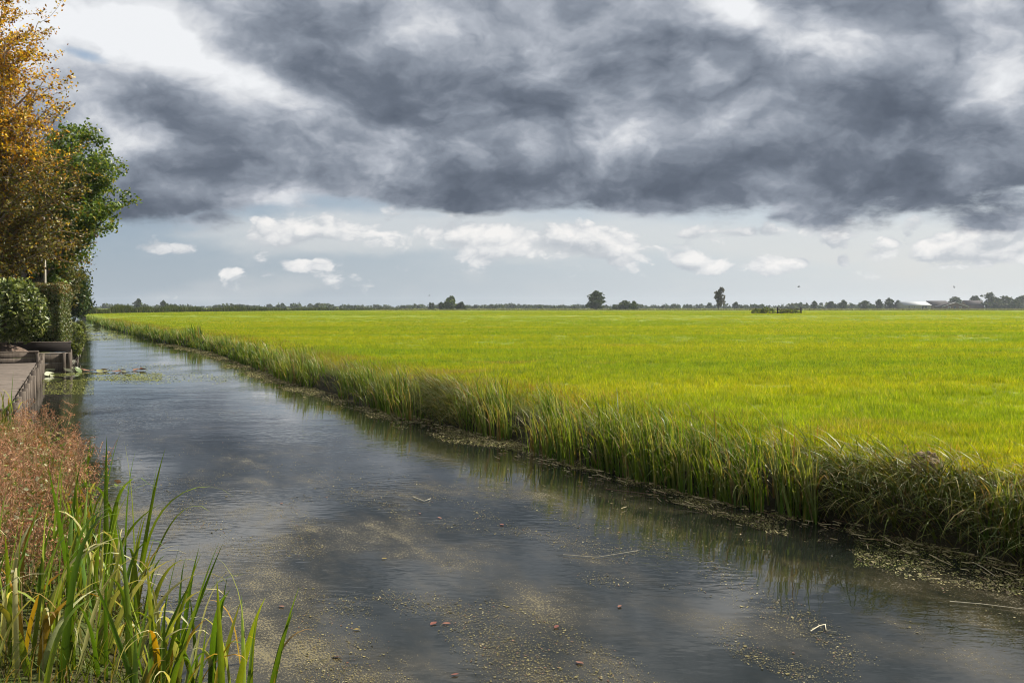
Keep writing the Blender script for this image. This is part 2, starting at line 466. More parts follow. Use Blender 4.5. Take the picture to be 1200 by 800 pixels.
LO = np.array([-1.2, -.3, 0, .12, .5, 1.0, 2.5, 60, 1e5]); LZ = np.array([-.7, -.25, -.02, .15, .34, .42, .50, .70, .70])
def bank_off(x, y): return (x - xr(y)) * CS
def ground_r(x, y):
    o = bank_off(x, y)
    z = np.interp(o, RO, RZ)
    k = np.clip((o - 0.1) / 1.5, 0, 1)
    fade = np.clip((60 - np.abs(y)) / 40, 0, 1)
    z = z + k * fade * ((fbm(x * .9, y * .9, 3) - .5) * .10) + np.where(o < 1.2, (fbm(x * 2.1 + 7, y * 2.1, 3) - .5) * .16, 0) * np.clip(o / .3, 0, 1) * fade
    return z
def ground_l(x, y):
    o = (xl(y) - x) * CS
    z = np.interp(o, LO, LZ)
    wall = np.clip((y - 17.0) / .3, 0, 1) * np.clip((37.3 - y) / .3, 0, 1)       # behind the timber wall the ground stands back
    zw = np.where(o < .10, -.5, .36)
    zw = np.where((y > 31.2), np.where(o < .10, -.5, .62), zw)
    z = z * (1 - wall) + zw * wall
    return z + np.clip(o - .3, 0, 1) * (fbm(x * 1.3, y * 1.3 + 5, 3) - .5) * .10 * (1 - wall)
def rows_y():
    a = [-40, -25, -15, -8, -4]
    y = 0.0
    while y < 60: a.append(y); y += 0.25 if y < 34 else 0.5
    while y < 3900: a.append(y); y *= 1.06
    a.append(3950); return np.array(a)
YS = rows_y()
def sheet(name, X, Y, Z, mat):
    r, c = X.shape
    i = np.arange(r - 1)[:, None]; j = np.arange(c - 1)[None, :]
    f = np.stack([i*c+j, i*c+j+1, (i+1)*c+j+1, (i+1)*c+j], -1).reshape(-1, 4)
    o = mesh_np(name, np.stack([X, Y, Z], -1).reshape(-1, 3), f, mat, smooth=True)
    return tag(o, kind="structure")
offs_r = np.array([-1.2, -.7, -.3, -.1, 0, .06, .12, .2, .3, .42, .55, .7, .9, 1.2, 1.6, 2, 2.5, 3, 3.6, 4.3, 5, 6, 7, 8.5, 10, 12, 14, 17, 20, 25, 32, 42, 60, 90, 140, 220, 400, 800, 1600, 3200, 5500])

# ---- field material
m, t, out = new_mat("field_grass_ground")
pos = wpos(t)
nA = noise(pos, 0.12, 4, 0.6); nB = noise(pos, 1.6, 5, 0.65); nC = noise(vmath(pos, "MULTIPLY", (1, .35, 1)), 14.0, 5, 0.7)
sx, sy, sz = sep(pos)
strip = noise(comb(t, sx * .02, sy * .10, 0.0), 1.0, 4, .6)        # mowing strips across the view
c = mixc(nB.step(.25, .75), (.10, .15, .006), (.155, .20, .008))
c = mixc(strip.step(.40, .72) * .55, c, (.22, .225, .012))
c = mixc(nA.step(.50, .75) * .45, c, (.11, .16, .006))
c = mixc(nC.step(.60, .80) * .35, c, (.12, .15, .006))
c = mixc((noise(vmath(pos, "MULTIPLY", (.35, 1, 1)), .45, 5, .65)).step(.66, .78) * .55, c, (.24, .19, .05))
# the bank itself: earth near the water line, its shade darkened into the colour
bankf = 1.0 - sz.step(.30, .62)
c = mixc(bankf, c, mixc(nB, (.014, .012, .007), (.035, .030, .014)))
p = principled(t, Base_Color=c, Roughness=.75, Specular_IOR_Level=.15)
t.links.new(bump(t, nC * .6 + nB * .6, .8, .10).o, p.inputs["Normal"])
t.links.new(p.outputs[0], out.inputs[0]); M["field"] = m

Yg = np.repeat(YS[:, None], len(offs_r), 1)
Xg = xr(Yg) + offs_r[None, :] / CS
Zg = ground_r(Xg, Yg)
far = np.clip((Yg - 330) / 60, 0, 1); Zg = Zg * (1 - far) + np.maximum(Zg, .70) * far
sheet("field", Xg, Yg, Zg, M["field"])

m, t, out = new_mat("garden_ground")
pos = wpos(t); nB = noise(pos, 2.2, 5, .65); nC = noise(pos, 16, 5, .7)
c = mixc(nB.step(.35, .65), (.035, .028, .016), (.06, .085, .018))
c = mixc(nC.step(.45, .75), c, (.11, .10, .04))
p = principled(t, Base_Color=c, Roughness=.9, Specular_IOR_Level=.1)
t.links.new(bump(t, nC + nB, .9, .08).o, p.inputs["Normal"]); t.links.new(p.outputs[0], out.inputs[0]); M["garden"] = m
offs_l = np.array([-1.2, -.7, -.3, -.1, 0, .06, .09, .11, .16, .3, .5, .75, 1, 1.5, 2, 3, 4, 6, 8, 12, 20, 40, 80, 200, 600, 2000, 5000])
Yl = np.repeat(YS[:, None], len(offs_l), 1); Xl = xl(Yl) - offs_l[None, :] / CS; Zl = ground_l(Xl, Yl)
far = np.clip((Yl - 330) / 60, 0, 1); Zl = Zl * (1 - far) + np.maximum(Zl, .70) * far
sheet("garden_ground", Xl[:, ::-1], Yl[:, ::-1], Zl[:, ::-1], M["garden"])
# canal bed between the two banks
Yb = np.repeat(YS[:, None], 3, 1); Xb = np.stack([Xl[:, 0], .5 * (Xl[:, 0] + Xg[:, 0]), Xg[:, 0]], 1)
Zb = np.stack([Zl[:, 0], .5 * (Zl[:, 0] + Zg[:, 0]), Zg[:, 0]], 1)
M["bed"] = plain_mat("canal_mud", (.02, .018, .010), (.05, .042, .022), .9, 3, 5, world=True)
sheet("canal_bed", Xb, Yb, Zb, M["bed"])

# ---- water: dark peaty water, a sky mirror, with a dusty film and fine weed on it
m, t, out = new_mat("canal_water")
pos = wpos(t); sx, sy, sz = sep(pos)
along = comb(t, sx * .907 + sy * .42, (sy * .907 - sx * .42) * .45, 0.0)       # across, along the canal
rip_zone = noise(pos, .33, 3, .5).step(.42, .62)
rip = noise(comb(t, sx * 5.0 - sy * 2.0, sx * 1.6 + sy * 9.0, 0.0), 1.25, 2, .45)
rip_far = noise(comb(t, sx * .7, sy * 1.1, 0.0), 1.6, 3, .55)
fleck = noise(along, 75.0, 6, .75)
patch = noise(along, 1.1, 7, .66)
zone = noise(along, .16, 3, .5)
nearz = 1.0 - sy.step(7.0, 17.0)                                                # weed is thick in the near reach
leftz = 1.0 - (sx + sy * .463).step(.6, 5.0)
film_p = patch * .68 + zone * .22 + nearz * .05 + nearz * leftz * .06
speck = (fleck + (film_p - .52) * 1.25).step(.60, .70)
haze_film = (film_p).step(.44, .66)
nz = noise(pos, 9.0, 3, .6)
scol = mixc(nz, (.12, .10, .045), (.22, .19, .10))
body = mixc(haze_film * .7, (.008, .010, .008), (.058, .048, .028))
col = mixc(speck * .7, body, scol)
rough = speck * .5 + haze_film * .03 + .02
p = principled(t, Base_Color=col, Roughness=rough, IOR=1.333, Specular_IOR_Level=.5)
hgt = rip * (rip_zone * .8 + .12) + rip_far * .8 + speck * .25
t.links.new(bump(t, hgt, .20, .02).o, p.inputs["Normal"])
t.links.new(p.outputs[0], out.inputs[0]); M["water"] = m
yw = YS[(YS <= 340)]
Xw = np.stack([xl(yw) - .25, .5 * (xl(yw) + xr(yw)), xr(yw) + .25], 1); Yw = np.repeat(yw[:, None], 3, 1)
sheet("water", Xw, Yw, np.zeros_like(Xw), M["water"])

# ================================================================== meadow grass (nobody could count it)
GRASS_PAL = [(5, (.26, .345, .012)), (4, (.34, .415, .014)), (2, (.43, .44, .02)), (.6, (.52, .47, .10)), (3.0, (.115, .215, .012))]
tuft_col = bpy.data.collections.new("tuft_sources")
def make_tuft(k, n, rad, h0, h1, w, pal):
    a = rng.random(n) * 2 * pi; r = rad * np.sqrt(rng.random(n))
    base = np.stack([np.cos(a) * r, np.sin(a) * r, np.full(n, -.02)], 1)
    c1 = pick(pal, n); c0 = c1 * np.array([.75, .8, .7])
    v, f, c = blades(base, rng.random(n) * 2 * pi, np.abs(rng.normal(.22, .2, n)), rng.uniform(.1, 1.1, n), rng.uniform(h0, h1, n), rng.uniform(.6, 1.2, n) * w, c0, c1, K=3)
    o = mesh_np("tuft", v, f, M["grass"], col=c, link=False)
    o.name = "tuft_%02d" % k
    tuft_col.objects.link(o)
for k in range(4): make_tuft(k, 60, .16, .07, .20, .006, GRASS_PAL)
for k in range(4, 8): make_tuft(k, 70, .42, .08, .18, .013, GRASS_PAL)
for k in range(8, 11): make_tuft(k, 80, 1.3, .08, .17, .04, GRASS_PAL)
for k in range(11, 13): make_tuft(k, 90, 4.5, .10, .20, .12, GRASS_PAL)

def scatter(name, pts, rot, scl, idx, coll, mat_label):
    me = bpy.data.meshes.new(name); me.vertices.add(len(pts)); me.vertices.foreach_set("co", np.asarray(pts, np.float32).ravel())
    for nm, arr, ty in (("rot", rot, "FLOAT"), ("scl", scl, "FLOAT"), ("idx", idx, "INT")):
        a = me.attributes.new(nm, ty, "POINT"); a.data.foreach_set("value", np.asarray(arr, np.float32 if ty == "FLOAT" else np.int32))
    o = bpy.data.objects.new(name, me); C.objects.link(o)
    g = bpy.data.node_groups.new(name, "GeometryNodeTree")
    g.interface.new_socket("Geometry", in_out="INPUT", socket_type="NodeSocketGeometry"); g.interface.new_socket("Geometry", in_out="OUTPUT", socket_type="NodeSocketGeometry")
    gi = g.nodes.new("NodeGroupInput"); go = g.nodes.new("NodeGroupOutput")
    ci = g.nodes.new("GeometryNodeCollectionInfo"); ci.inputs["Collection"].default_value = coll
    ci.inputs["Separate Children"].default_value = True; ci.inputs["Reset Children"].default_value = True
    ip = g.nodes.new("GeometryNodeInstanceOnPoints"); ip.inputs["Pick Instance"].default_value = True
    def na(nm, ty):
        n = g.nodes.new("GeometryNodeInputNamedAttribute"); n.data_type = ty; n.inputs[0].default_value = nm; return n.outputs[0]
    cx = g.nodes.new("ShaderNodeCombineXYZ"); g.links.new(na("rot", "FLOAT"), cx.inputs[2])
    g.links.new(gi.outputs[0], ip.inputs["Points"]); g.links.new(ci.outputs[0], ip.inputs["Instance"])
    g.links.new(na("idx", "INT"), ip.inputs["Instance Index"]); g.links.new(cx.outputs[0], ip.inputs["Rotation"]); g.links.new(na("scl", "FLOAT"), ip.inputs["Scale"])
    g.links.new(ip.outputs[0], go.inputs[0])
    md = o.modifiers.new("scatter", "NODES"); md.node_group = g
    return o
def field_pts(n, y0, y1, o_min, margin=60):
    """random points on the field inside the view, denser where nearer"""
    u = rng.random(n); y = 1 / (1 / y0 + u * (1 / y1 - 1 / y0))     # ~ uniform on screen rows
    px = rng.uniform(-40, 1200 + margin, n)
    x = (px - 600) / F * y
    k = bank_off(x, y) > o_min
    return x[k], y[k]
P_, R_, S_, I_ = [], [], [], []
for (n, y0, y1, omin, i0, i1) in ((34000, 7.5, 24, .75, 0, 4), (26000, 20, 62, 1.1, 4, 8), (13000, 55, 210, 2.0, 8, 11), (9000, 190, 800, 4.0, 11, 13)):
    x, y = field_pts(n, y0, y1, omin)
    P_.append(np.stack([x, y, ground_r(x, y)], 1)); R_.append(rng.random(len(x)) * 6.28)
    S_.append(rng.uniform(.45, 1.05, len(x)) * (0.35 + 1.1 * fbm(x * .8, y * .8, 3))); I_.append(rng.integers(i0, i1, len(x)))
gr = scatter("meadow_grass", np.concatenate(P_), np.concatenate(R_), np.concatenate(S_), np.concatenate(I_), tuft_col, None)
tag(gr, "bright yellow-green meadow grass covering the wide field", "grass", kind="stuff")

# ================================================================== the overgrown far bank
NX, NY = .907, .42                             # unit vector away from the water, into the field
TO_WATER = math.atan2(-NY, -NX)
REED_PAL = [(4, (.06, .135, .014)), (4, (.10, .20, .018)), (2, (.17, .26, .025)), (.8, (.32, .28, .10)), (.6, (.22, .12, .05))]
TIP_PAL = [(3, (.15, .22, .025)), (3, (.22, .28, .03)), (3, (.36, .37, .15)), (1.5, (.42, .36, .16))]
OLIVE_PAL = [(4, (.20, .235, .016)), (3, (.27, .28, .022)), (2, (.33, .27, .07)), (1.0, (.28, .16, .06)), (1.5, (.11, .17, .015))]
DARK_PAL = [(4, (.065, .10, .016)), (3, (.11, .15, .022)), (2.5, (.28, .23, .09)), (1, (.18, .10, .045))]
# along the bank by photo column: reed density, reed height, overhanging tussock density
PROF_PX = np.array([-100, 100, 150, 210, 300, 400, 425, 490, 505, 535, 560, 640, 760, 860, 890, 950, 985, 1040, 1120, 1260, 3000])
PROF_RD = np.array([.8, .8, .9, .9, .8, .8, 1.2, 1.3, .1, .1, 1.1, 1.3, 1.1, .8, 1.1, 1.2, .35, .10, .15, .45, .5])
PROF_RH = np.array([1, 1, .95, .85, .8, .8, .95, .95, .6, .6, .9, 1., .95, .85, .95, 1.0, .7, .65, .6, .6, .6])
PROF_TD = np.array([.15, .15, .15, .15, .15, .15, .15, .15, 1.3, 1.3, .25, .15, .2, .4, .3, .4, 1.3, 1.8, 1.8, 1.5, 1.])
def bank_pts(n, y0, y1, o0, o1, prof=None, ypow=1.0, gaps=True):
    u = rng.random(n)
    y = y0 + (y1 - y0) * u ** ypow
    o = rng.uniform(o0, o1, n); x = xr(y) + o / CS
    if prof is not None:
        k = rng.random(n) < np.interp(px_of(np.stack([x, y], 1)), PROF_PX, prof) / 1.4
        # natural gaps and bunches
        if gaps: k &= rng.random(n) < np.clip(6.0 * (fbm(x * 1.25 + 3, y * 1.25, 2) - .43), 0.01, 1)
        x, y, o = x[k], y[k], o[k]
    return np.stack([x, y, np.maximum(ground_r(x, y), -.04)], 1), o
def toward_water(n, spread=.9): return TO_WATER + rng.normal(0, spread, n)
acc = Acc()
for (n, y0, y1, wf) in ((8500, 6.0, 34, 1.0), (9000, 34, 80, 1.7), (6000, 80, 170, 3.2)):
    b, o = bank_pts(n, y0, y1, -.10, .42, PROF_RD); k = len(b)
    hs = np.interp(px_of(b), PROF_PX, PROF_RH) * rng.uniform(.40, 1.0, k) * .74 * np.clip(.35 + 1.25 * fbm(b[:, 0] * .9 + 31, b[:, 1] * .9, 2), .4, 1.15)
    c0 = pick(REED_PAL, k) * .8; c1 = np.where((rng.random(k) < .5)[:, None], pick(TIP_PAL, k), pick(REED_PAL, k))
    acc.add(*blades(b, toward_water(k, .75), np.abs(rng.normal(.15, .13, k)), np.clip(rng.gamma(1.4, .50, k), 0, 2.6), hs, rng.uniform(.014, .030, k) * wf, c0, c1, K=5, power=3.0))
tag(acc.build("bank_reeds", M["reed"]), "green reed blades fringing the far bank at the water's edge", "reeds", kind="stuff")
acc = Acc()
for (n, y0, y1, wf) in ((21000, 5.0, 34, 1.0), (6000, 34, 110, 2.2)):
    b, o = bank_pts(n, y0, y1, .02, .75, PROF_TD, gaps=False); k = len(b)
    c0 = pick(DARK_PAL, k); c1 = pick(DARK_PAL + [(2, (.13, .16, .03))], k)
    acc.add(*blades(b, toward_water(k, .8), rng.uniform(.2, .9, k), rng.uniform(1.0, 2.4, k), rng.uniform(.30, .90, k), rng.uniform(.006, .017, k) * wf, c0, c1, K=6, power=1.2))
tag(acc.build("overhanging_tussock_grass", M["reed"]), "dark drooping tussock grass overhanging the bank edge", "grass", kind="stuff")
acc = Acc()
for (n, y0, y1, wf, o1) in ((20000, 5.5, 34, 1.0, 1.9), (9000, 34, 130, 2.4, 2.2)):
    b, o = bank_pts(n, y0, y1, .50, o1 + .2); k = len(b)
    c1 = pick(OLIVE_PAL, k); br = fbm(b[:, 0] * .8, b[:, 1] * .8, 2) > .58
    c1 = np.where((br & (rng.random(k) < .5))[:, None], pick([(1, (.26, .17, .06)), (1, (.30, .24, .10))], k), c1)
    hh = rng.uniform(.10, .36, k) * np.clip(1.25 - .45 * o, .5, 1.1)
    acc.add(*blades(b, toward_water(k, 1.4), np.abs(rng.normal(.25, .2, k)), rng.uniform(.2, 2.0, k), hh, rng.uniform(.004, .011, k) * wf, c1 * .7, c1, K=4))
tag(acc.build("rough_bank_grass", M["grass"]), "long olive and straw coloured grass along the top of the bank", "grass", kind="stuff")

# ================================================================== reed clumps that stand out along the far bank
def reed_clump(px, py, n, h, rad, label, pal=REED_PAL, tip=TIP_PAL, droop=.45, w=.018):
    h *= 1.06; w *= 1.25
    c = unproj(px, py, 0.0)
    root = empty("reed_clump", (c[0], c[1], 0)); tag(root, label, "reeds", "reed clumps along the far bank")
    def part(name, n, pal0, pal1, lean, bendk):
        a = rng.random(n) * 2 * pi; r = rad * np.sqrt(rng.random(n))
        al = np.cos(a) * r; ac = np.abs(np.sin(a)) * r * .5
        x = -.42 * al + NX * ac; y = .907 * al + NY * ac
        z = np.maximum(ground_r(c[0] + x, c[1] + y), -.03)
        b = np.stack([x, y, z], 1)
        v, f, cc = blades(b, toward_water(n, .9), np.abs(rng.normal(lean, .10, n)), np.clip(rng.gamma(1.5, bendk, n), 0, 2.4), rng.uniform(.6, 1.0, n) * h, rng.uniform(.7, 1.25, n) * w, pick(pal0, n) * .85, pick(pal1, n), K=6, power=3.0, keel=.25)
        tag(mesh_np(name, v, f, M["reed"], root, cc), kind="stuff")
    part("green_blades", n, pal, tip, .10, droop)
    part("dry_blades", max(5, n // 7), [(1, (.20, .13, .06)), (1, (.30, .25, .12))], [(1, (.38, .31, .15)), (1, (.26, .17, .08))], .2, .8)
reed_clump(455, 486, 150, .82, 1.3, "bushy sunlit reed clump just left of the dark gap in the far bank")
reed_clump(560, 510, 130, .85, 1.0, "tall reed clump just right of the dark gap in the far bank")
reed_clump(640, 538, 120, .85, .9, "reed clump mid-bank with pale curling tips, above the green reflection")
reed_clump(730, 560, 90, .80, .7, "thinner reed clump with rusty bases in the middle of the bank", droop=.35)
reed_clump(800, 578, 70, .78, .5, "upright reed clump right after the rusty-based one")
reed_clump(862, 594, 55, .72, .4, "short reed clump with arching blades left of the tall dark-green stand", droop=.7)
reed_clump(925, 606, 80, .92, .38, "tall upright dark-green reed stand left of the shaded overhanging bank", droop=.18, w=.022)
reed_clump(1172, 655, 30, .70, .3, "small bright reed clump on the overhanging bank at the right edge", droop=.6, w=.02)
reed_clump(330, 446, 100, .75, 1.6, "far reed clump with bright tips where the bank starts to narrow", w=.03)
reed_clump(216, 406, 80, .85, 2.2, "dark-green spiky reed clump near the far bend of the canal", w=.045, tip=REED_PAL)

# earth heap on the bank edge
def lump(name, ctr, rx, ry, rz, mat, n=14, jit=.18, parent=None, seed=0):
    a = Acc(); rr = np.random.default_rng(seed)
    lat, lon = n, n * 2
    th = np.linspace(0, pi / 2 * 1.05, lat); ph = np.linspace(0, 2 * pi, lon, endpoint=False)
    T, PH = np.meshgrid(th, ph, indexing="ij")
    k = 1 + (fbm(np.sin(T) * np.cos(PH) * 3 + seed, np.sin(T) * np.sin(PH) * 3 + 5, 4) - .5) * 2 * jit
    v = np.stack([rx * np.sin(T) * np.cos(PH) * k, ry * np.sin(T) * np.sin(PH) * k, rz * np.cos(T) * k], -1).reshape(-1, 3)
    i = np.arange(lat - 1)[:, None]; j = np.arange(lon)[None, :]; jn = (j + 1) % lon
    f = np.stack([i*lon+j, (i+1)*lon+j, (i+1)*lon+jn, i*lon+jn], -1).reshape(-1, 4)
    o = mesh_np(name, v, f, mat, parent, smooth=True); o.location = ctr
    return o
M["dry_earth"] = plain_mat("dry_earth", (.09, .062, .038), (.20, .145, .092), .95, 22, 7, bstr=1.0, bdist=.03)
c = np.array([4.16, 9.9, .55])
tag(lump("mole_hill", (c[0] - .04, c[1] - .06, .60), .16, .14, .15, M["dry_earth"], 30, jit=.4), "small bare brown heap of earth on the bank edge", "earth heap")

# ================================================================== near left bank: sweet-flag plants, every leaf a part
LEAF_G = [(4, (.085, .165, .016)), (3, (.15, .24, .022)), (2, (.25, .32, .03))]
LEAF_D = [(3, (.60, .54, .26)), (3, (.55, .54, .30)), (1.2, (.52, .27, .02)), (.8, (.32, .19, .06))]
def flag_plant(px, py, n, h, lean_az, label, dry=.22, spread=.14, lean=.14, dark=0):
    n = int(n * 1.15); h = h * 1.08; spread = spread * 1.25
    c = unproj(px, py, 0.0)
    z0 = max(float(ground_l(np.array(c[0]), np.array(c[1]))), -.03)
    root = empty("reed_plant", (c[0], c[1], z0)); tag(root, label, "reeds", "reed plants on the near bank")
    for i in range(n):
        isdry = rng.random() < dry + .16
        b = np.array([[rng.normal(0, spread), rng.normal(0, spread), -.03]])
        hd = np.array([lean_az + rng.normal(0, 1.2)])
        ln = np.abs(rng.normal(lean, .13, 1)); L = np.array([h * rng.uniform(.6, 1.08)])
        u = rng.random()
        if isdry: bd = rng.uniform(1.0, 2.9, 1); L *= .92
        elif u < .30: bd = rng.uniform(.9, 2.4, 1)
        else: bd = rng.uniform(.02, .35, 1)
        cg = pick(LEAF_G, 1); ct = pick(LEAF_D, 1) if isdry else pick(LEAF_G + [(1, (.26, .28, .06))], 1)
        if isdry and rng.random() < .5: cg = .5 * cg + .5 * ct
        v, f, cc = blades(b, hd, ln, bd, L, np.array([rng.uniform(.022, .042)]), cg * .8, ct, K=11, power=rng.uniform(1.8, 4.5), taper=2.6, keel=.35)
        mesh_np("leaf", v, f, M["reed"], root, cc, smooth=True)
R0 = -.35                                    # plants lean out over the water, to the right
flag_plant(112, 690, 26, 1.02, R0, "tall dense green reed plant beside the rust-brown weeds", .10, .13, .17)
flag_plant(92, 620, 12, .62, R0, "small reed tuft at the water's edge behind the tall plant", .15, .10)
flag_plant(150, 740, 20, .90, R0, "reed plant with arching straw-coloured leaves in the middle of the near bank", .45, .12, .2)
flag_plant(80, 770, 22, .92, R0 + .5, "broad upright reed plant in front of the rust-brown weeds", .10, .14)
flag_plant(205, 800, 20, .80, R0, "reed plant with orange and yellow leaves and dark stems", .45, .12, .22)
flag_plant(262, 822, 14, .86, R0, "outermost reed plant standing in the water, nearest the picture's middle", .2, .10, .16)
flag_plant(20, 800, 16, .95, R0, "reed plant at the left edge with one long bent leaf", .30, .12, .12)
flag_plant(128, 840, 20, .80, R0, "yellow-green reed plant low in the near corner", .25, .13)
flag_plant(175, 860, 18, .78, R0, "reed plant at the bottom edge below the orange-leaved one", .35, .13, .2)
flag_plant(50, 870, 18, .82, R0, "pale-green reed plant at the bottom edge near the corner", .2, .13)
flag_plant(-10, 880, 14, .85, R0, "reed plant cut off by the bottom left corner", .2, .13)
flag_plant(230, 900, 10, .62, R0, "short reed plant at the bottom edge nearest the open water", .35, .12, .25)

flag_plant(0, 512, 12, .85, R0, "dry reed tuft in front of the plank walkway at the left edge", .55, .12, .2)
flag_plant(40, 516, 10, .55, R0, "thin dry reed tuft at the foot of the timber posts", .6, .12, .35)
flag_plant(78, 585, 10, .55, R0, "small green reed tuft between the weeds and the water", .2, .12, .2)
# low undergrowth on the near bank
n = 9000
y = rng.uniform(3.2, 16.5, n); o = rng.uniform(-.05, 2.6, n); x = xl(y) - o / CS
b = np.stack([x, y, np.maximum(ground_l(x, y), -.03)], 1)
k = px_of(b) > -160; b = b[k]; n = len(b)
c1 = pick([(3, (.12, .17, .02)), (2, (.20, .20, .04)), (2, (.28, .20, .09)), (1, (.07, .11, .015)), (1, (.36, .30, .14))], n)
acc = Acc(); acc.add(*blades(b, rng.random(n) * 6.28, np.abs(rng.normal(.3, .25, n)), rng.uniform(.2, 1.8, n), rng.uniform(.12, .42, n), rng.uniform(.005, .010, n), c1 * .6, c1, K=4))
tag(acc.build("undergrowth_grass", M["grass"]), "tangled low grass under the reeds on the near bank", "grass", kind="stuff")

# rust-brown weeds gone to seed
RUST = [(4, (.38, .15, .075)), (3, (.46, .22, .115)), (1.5, (.54, .33, .20)), (1.2, (.38, .27, .08))]
def seed_weed(px, py, h, rad, label, ns=26):
    c = unproj(px, py, .38); z0 = float(ground_l(np.array(c[0]), np.array(c[1])))
    root = empty("weed_bush", (c[0], c[1], z0)); tag(root, label, "weeds", "rust-brown weeds on the near bank")
    st, sd, lf = Acc(), Acc(), Acc()
    for i in range(ns):
        a = rng.random() * 6.28; r = rad * math.sqrt(rng.random()) * .7
        p0 = np.array([math.cos(a) * r, math.sin(a) * r, -.02])
        tip = p0 + np.array([math.cos(a) * rad * .45 + rng.normal(0, .06), math.sin(a) * rad * .45 + rng.normal(0, .06), h * rng.uniform(.65, 1.0)])
        tt = np.linspace(0, 1, 6)[:, None]; pts = p0 + (tip - p0) * tt + np.array([[0, 0, 1]]) * np.sin(tt * pi) * .04
        v, f = tube(pts, np.linspace(.004, .0015, 6), 4); st.add(v, f, (.34, .20, .11))
        for q in range(9):                                  # airy side branches with seeds
            u = rng.uniform(.35, 1.0); p = p0 + (tip - p0) * u
            d = rng.normal(0, 1, 3); d[2] = abs(d[2]) * .8 + .2; d /= np.linalg.norm(d); L = rng.uniform(.08, .20) * (1.25 - .5 * u)
            e = p + d * L
            v, f = tube(np.stack([p, p + d * L * .5 + [0, 0, .01], e]), [.0018, .0014, .0008], 3); st.add(v, f, (.42, .26, .15))
            m_ = 15; s = p + (e - p) * rng.uniform(.25, 1.05, (m_, 1)) + rng.normal(0, .014, (m_, 3))
            v, f, cc = leaves(s, rng.uniform(.010, .022, m_), pick(RUST, m_), aspect=.35); sd.add(v, f, cc)
        m_ = 16; u = rng.uniform(.05, .75, (m_, 1)); s = p0 + (tip - p0) * u + rng.normal(0, .07, (m_, 3)); s[:, 2] = np.maximum(s[:, 2], .02)
        v, f, cc = leaves(s, rng.uniform(.03, .065, m_), pick([(3, (.12, .17, .03)), (2, (.22, .24, .07)), (2, (.32, .17, .07)), (1, (.40, .38, .22))], m_), .3); lf.add(v, f, cc)
    for a_, nm, mt in ((st, "stems", "debris"), (sd, "seed_heads", "debris"), (lf, "leaves", "leaf")): tag(a_.build(nm, M[mt], root), kind="stuff")
seed_weed(28, 640, .90, .50, "rust-brown seeding weed at the left edge above the reeds", 34)
seed_weed(56, 620, .82, .42, "reddish seeding weed bush nearest the water", 30)
seed_weed(-25, 600, .80, .6, "rust-brown weed half cut off by the left edge", 30)
seed_weed(40, 574, .82, .48, "brown weed bush in the middle of the weedy patch", 32)
seed_weed(12, 552, .80, .55, "rust-brown weed just below the timber walkway", 34)
seed_weed(46, 545, .42, .42, "low reddish weed at the foot of the timber posts", 24)
seed_weed(-30, 690, .70, .45, "brown weed behind the corner reeds", 24)
seed_weed(30, 700, .45, .40, "leafy brown weed among the near reeds", 20)

# ================================================================== timber walkway, wall and planter
dv = np.array([-.4035, .9150, 0]); nv = np.array([-.9150, -.4035, 0])     # along the wall / away from the water
A0 = np.array([-8.6, 17.2, 0]); LEN = 15.2
def on(s, o, z): return A0 + dv * s + nv * o + np.array([0, 0, z])
wall = empty("timber_bank_wall", tuple(A0)); tag(wall, "weathered timber wall of upright posts holding the bank under the walkway", "retaining wall")
def rel(root, vf, name, mat):
    v, f = vf; o = mesh_np(name, v - np.array(root.location), f, mat, root); return o
s = -.3; k = 0
while s < LEN:
    hz = .585 + rng.normal(0, .02)
    rel(wall, rough_box(on(s, -.02 + rng.normal(0, .008), -.65), on(s + rng.normal(0, .02), -.02 + rng.normal(0, .012), hz), .095 + rng.uniform(0, .02), .085, .003, up=dv), "post", M["wood"])
    s += 1.12 + rng.normal(0, .05)
for q, (z0, z1) in enumerate(((-.6, -.12), (-.115, .13), (.135, .36), (.365, .445))):
    rel(wall, rough_box(on(LEN - .03, .06, (z0 + z1) / 2 + .0), on(18.0, .06, (z0 + z1) / 2), z1 - z0, .035, .002, up=nv), "board", M["wood"])
    rel(wall, rough_box(on(-.4, .105, (z0 + z1) / 2), on(LEN - .05, .105, (z0 + z1) / 2), z1 - z0, .035, .002, up=nv), "board", M["wood"])
rel(wall, rough_box(on(LEN - .03, .06, .54), on(18.0, .06, .54), .18, .035, .002, up=nv), "board", M["wood"])
for s in (15.9, 16.9): rel(wall, rough_box(on(s, -.01, -.65), on(s, -.01, .68), .09, .085, .003, up=dv), "post", M["wood"])
deck = empty("timber_walkway", tuple(A0)); tag(deck, "grey-brown plank walkway running along the left bank", "walkway")
s = -.4
while s < LEN - .35:
    w_ = .245
    zz = .468 + rng.normal(0, .003)
    rel(deck, rough_box(on(s + w_ / 2, .13 + rng.normal(0, .008), zz), on(s + w_ / 2, 3.6, zz), w_ - .012, .035, .001), "plank", M["deck"])
    s += w_
for o_ in (.35, 1.8, 3.3): rel(deck, rough_box(on(-.35, o_, .405), on(LEN - .5, o_, .405), .07, .085, .001), "joist", M["wood"])
# planter edge across the end of the walkway, soil behind
pl = empty("planter_edge", tuple(on(LEN - .2, 1.9, .45))); tag(pl, "low wooden plank edging holding the soil under the round bush", "planter")
for q in range(2): rel(pl, rough_box(on(LEN - .25, .14, .56 + .165 * q), on(LEN - .25, 4.6, .56 + .165 * q), .16, .05, .003, up=dv), "plank", M["wood"])
rel(pl, rough_box(on(LEN - .25, .09, .0), on(LEN - .25, .09, .82), .09, .09, .002, up=dv), "post", M["wood"])
rel(pl, rough_box(on(LEN - .28, .05, .835), on(LEN - .28, 4.6, .835), .09, .03, .002), "cap_board", M["wood"])
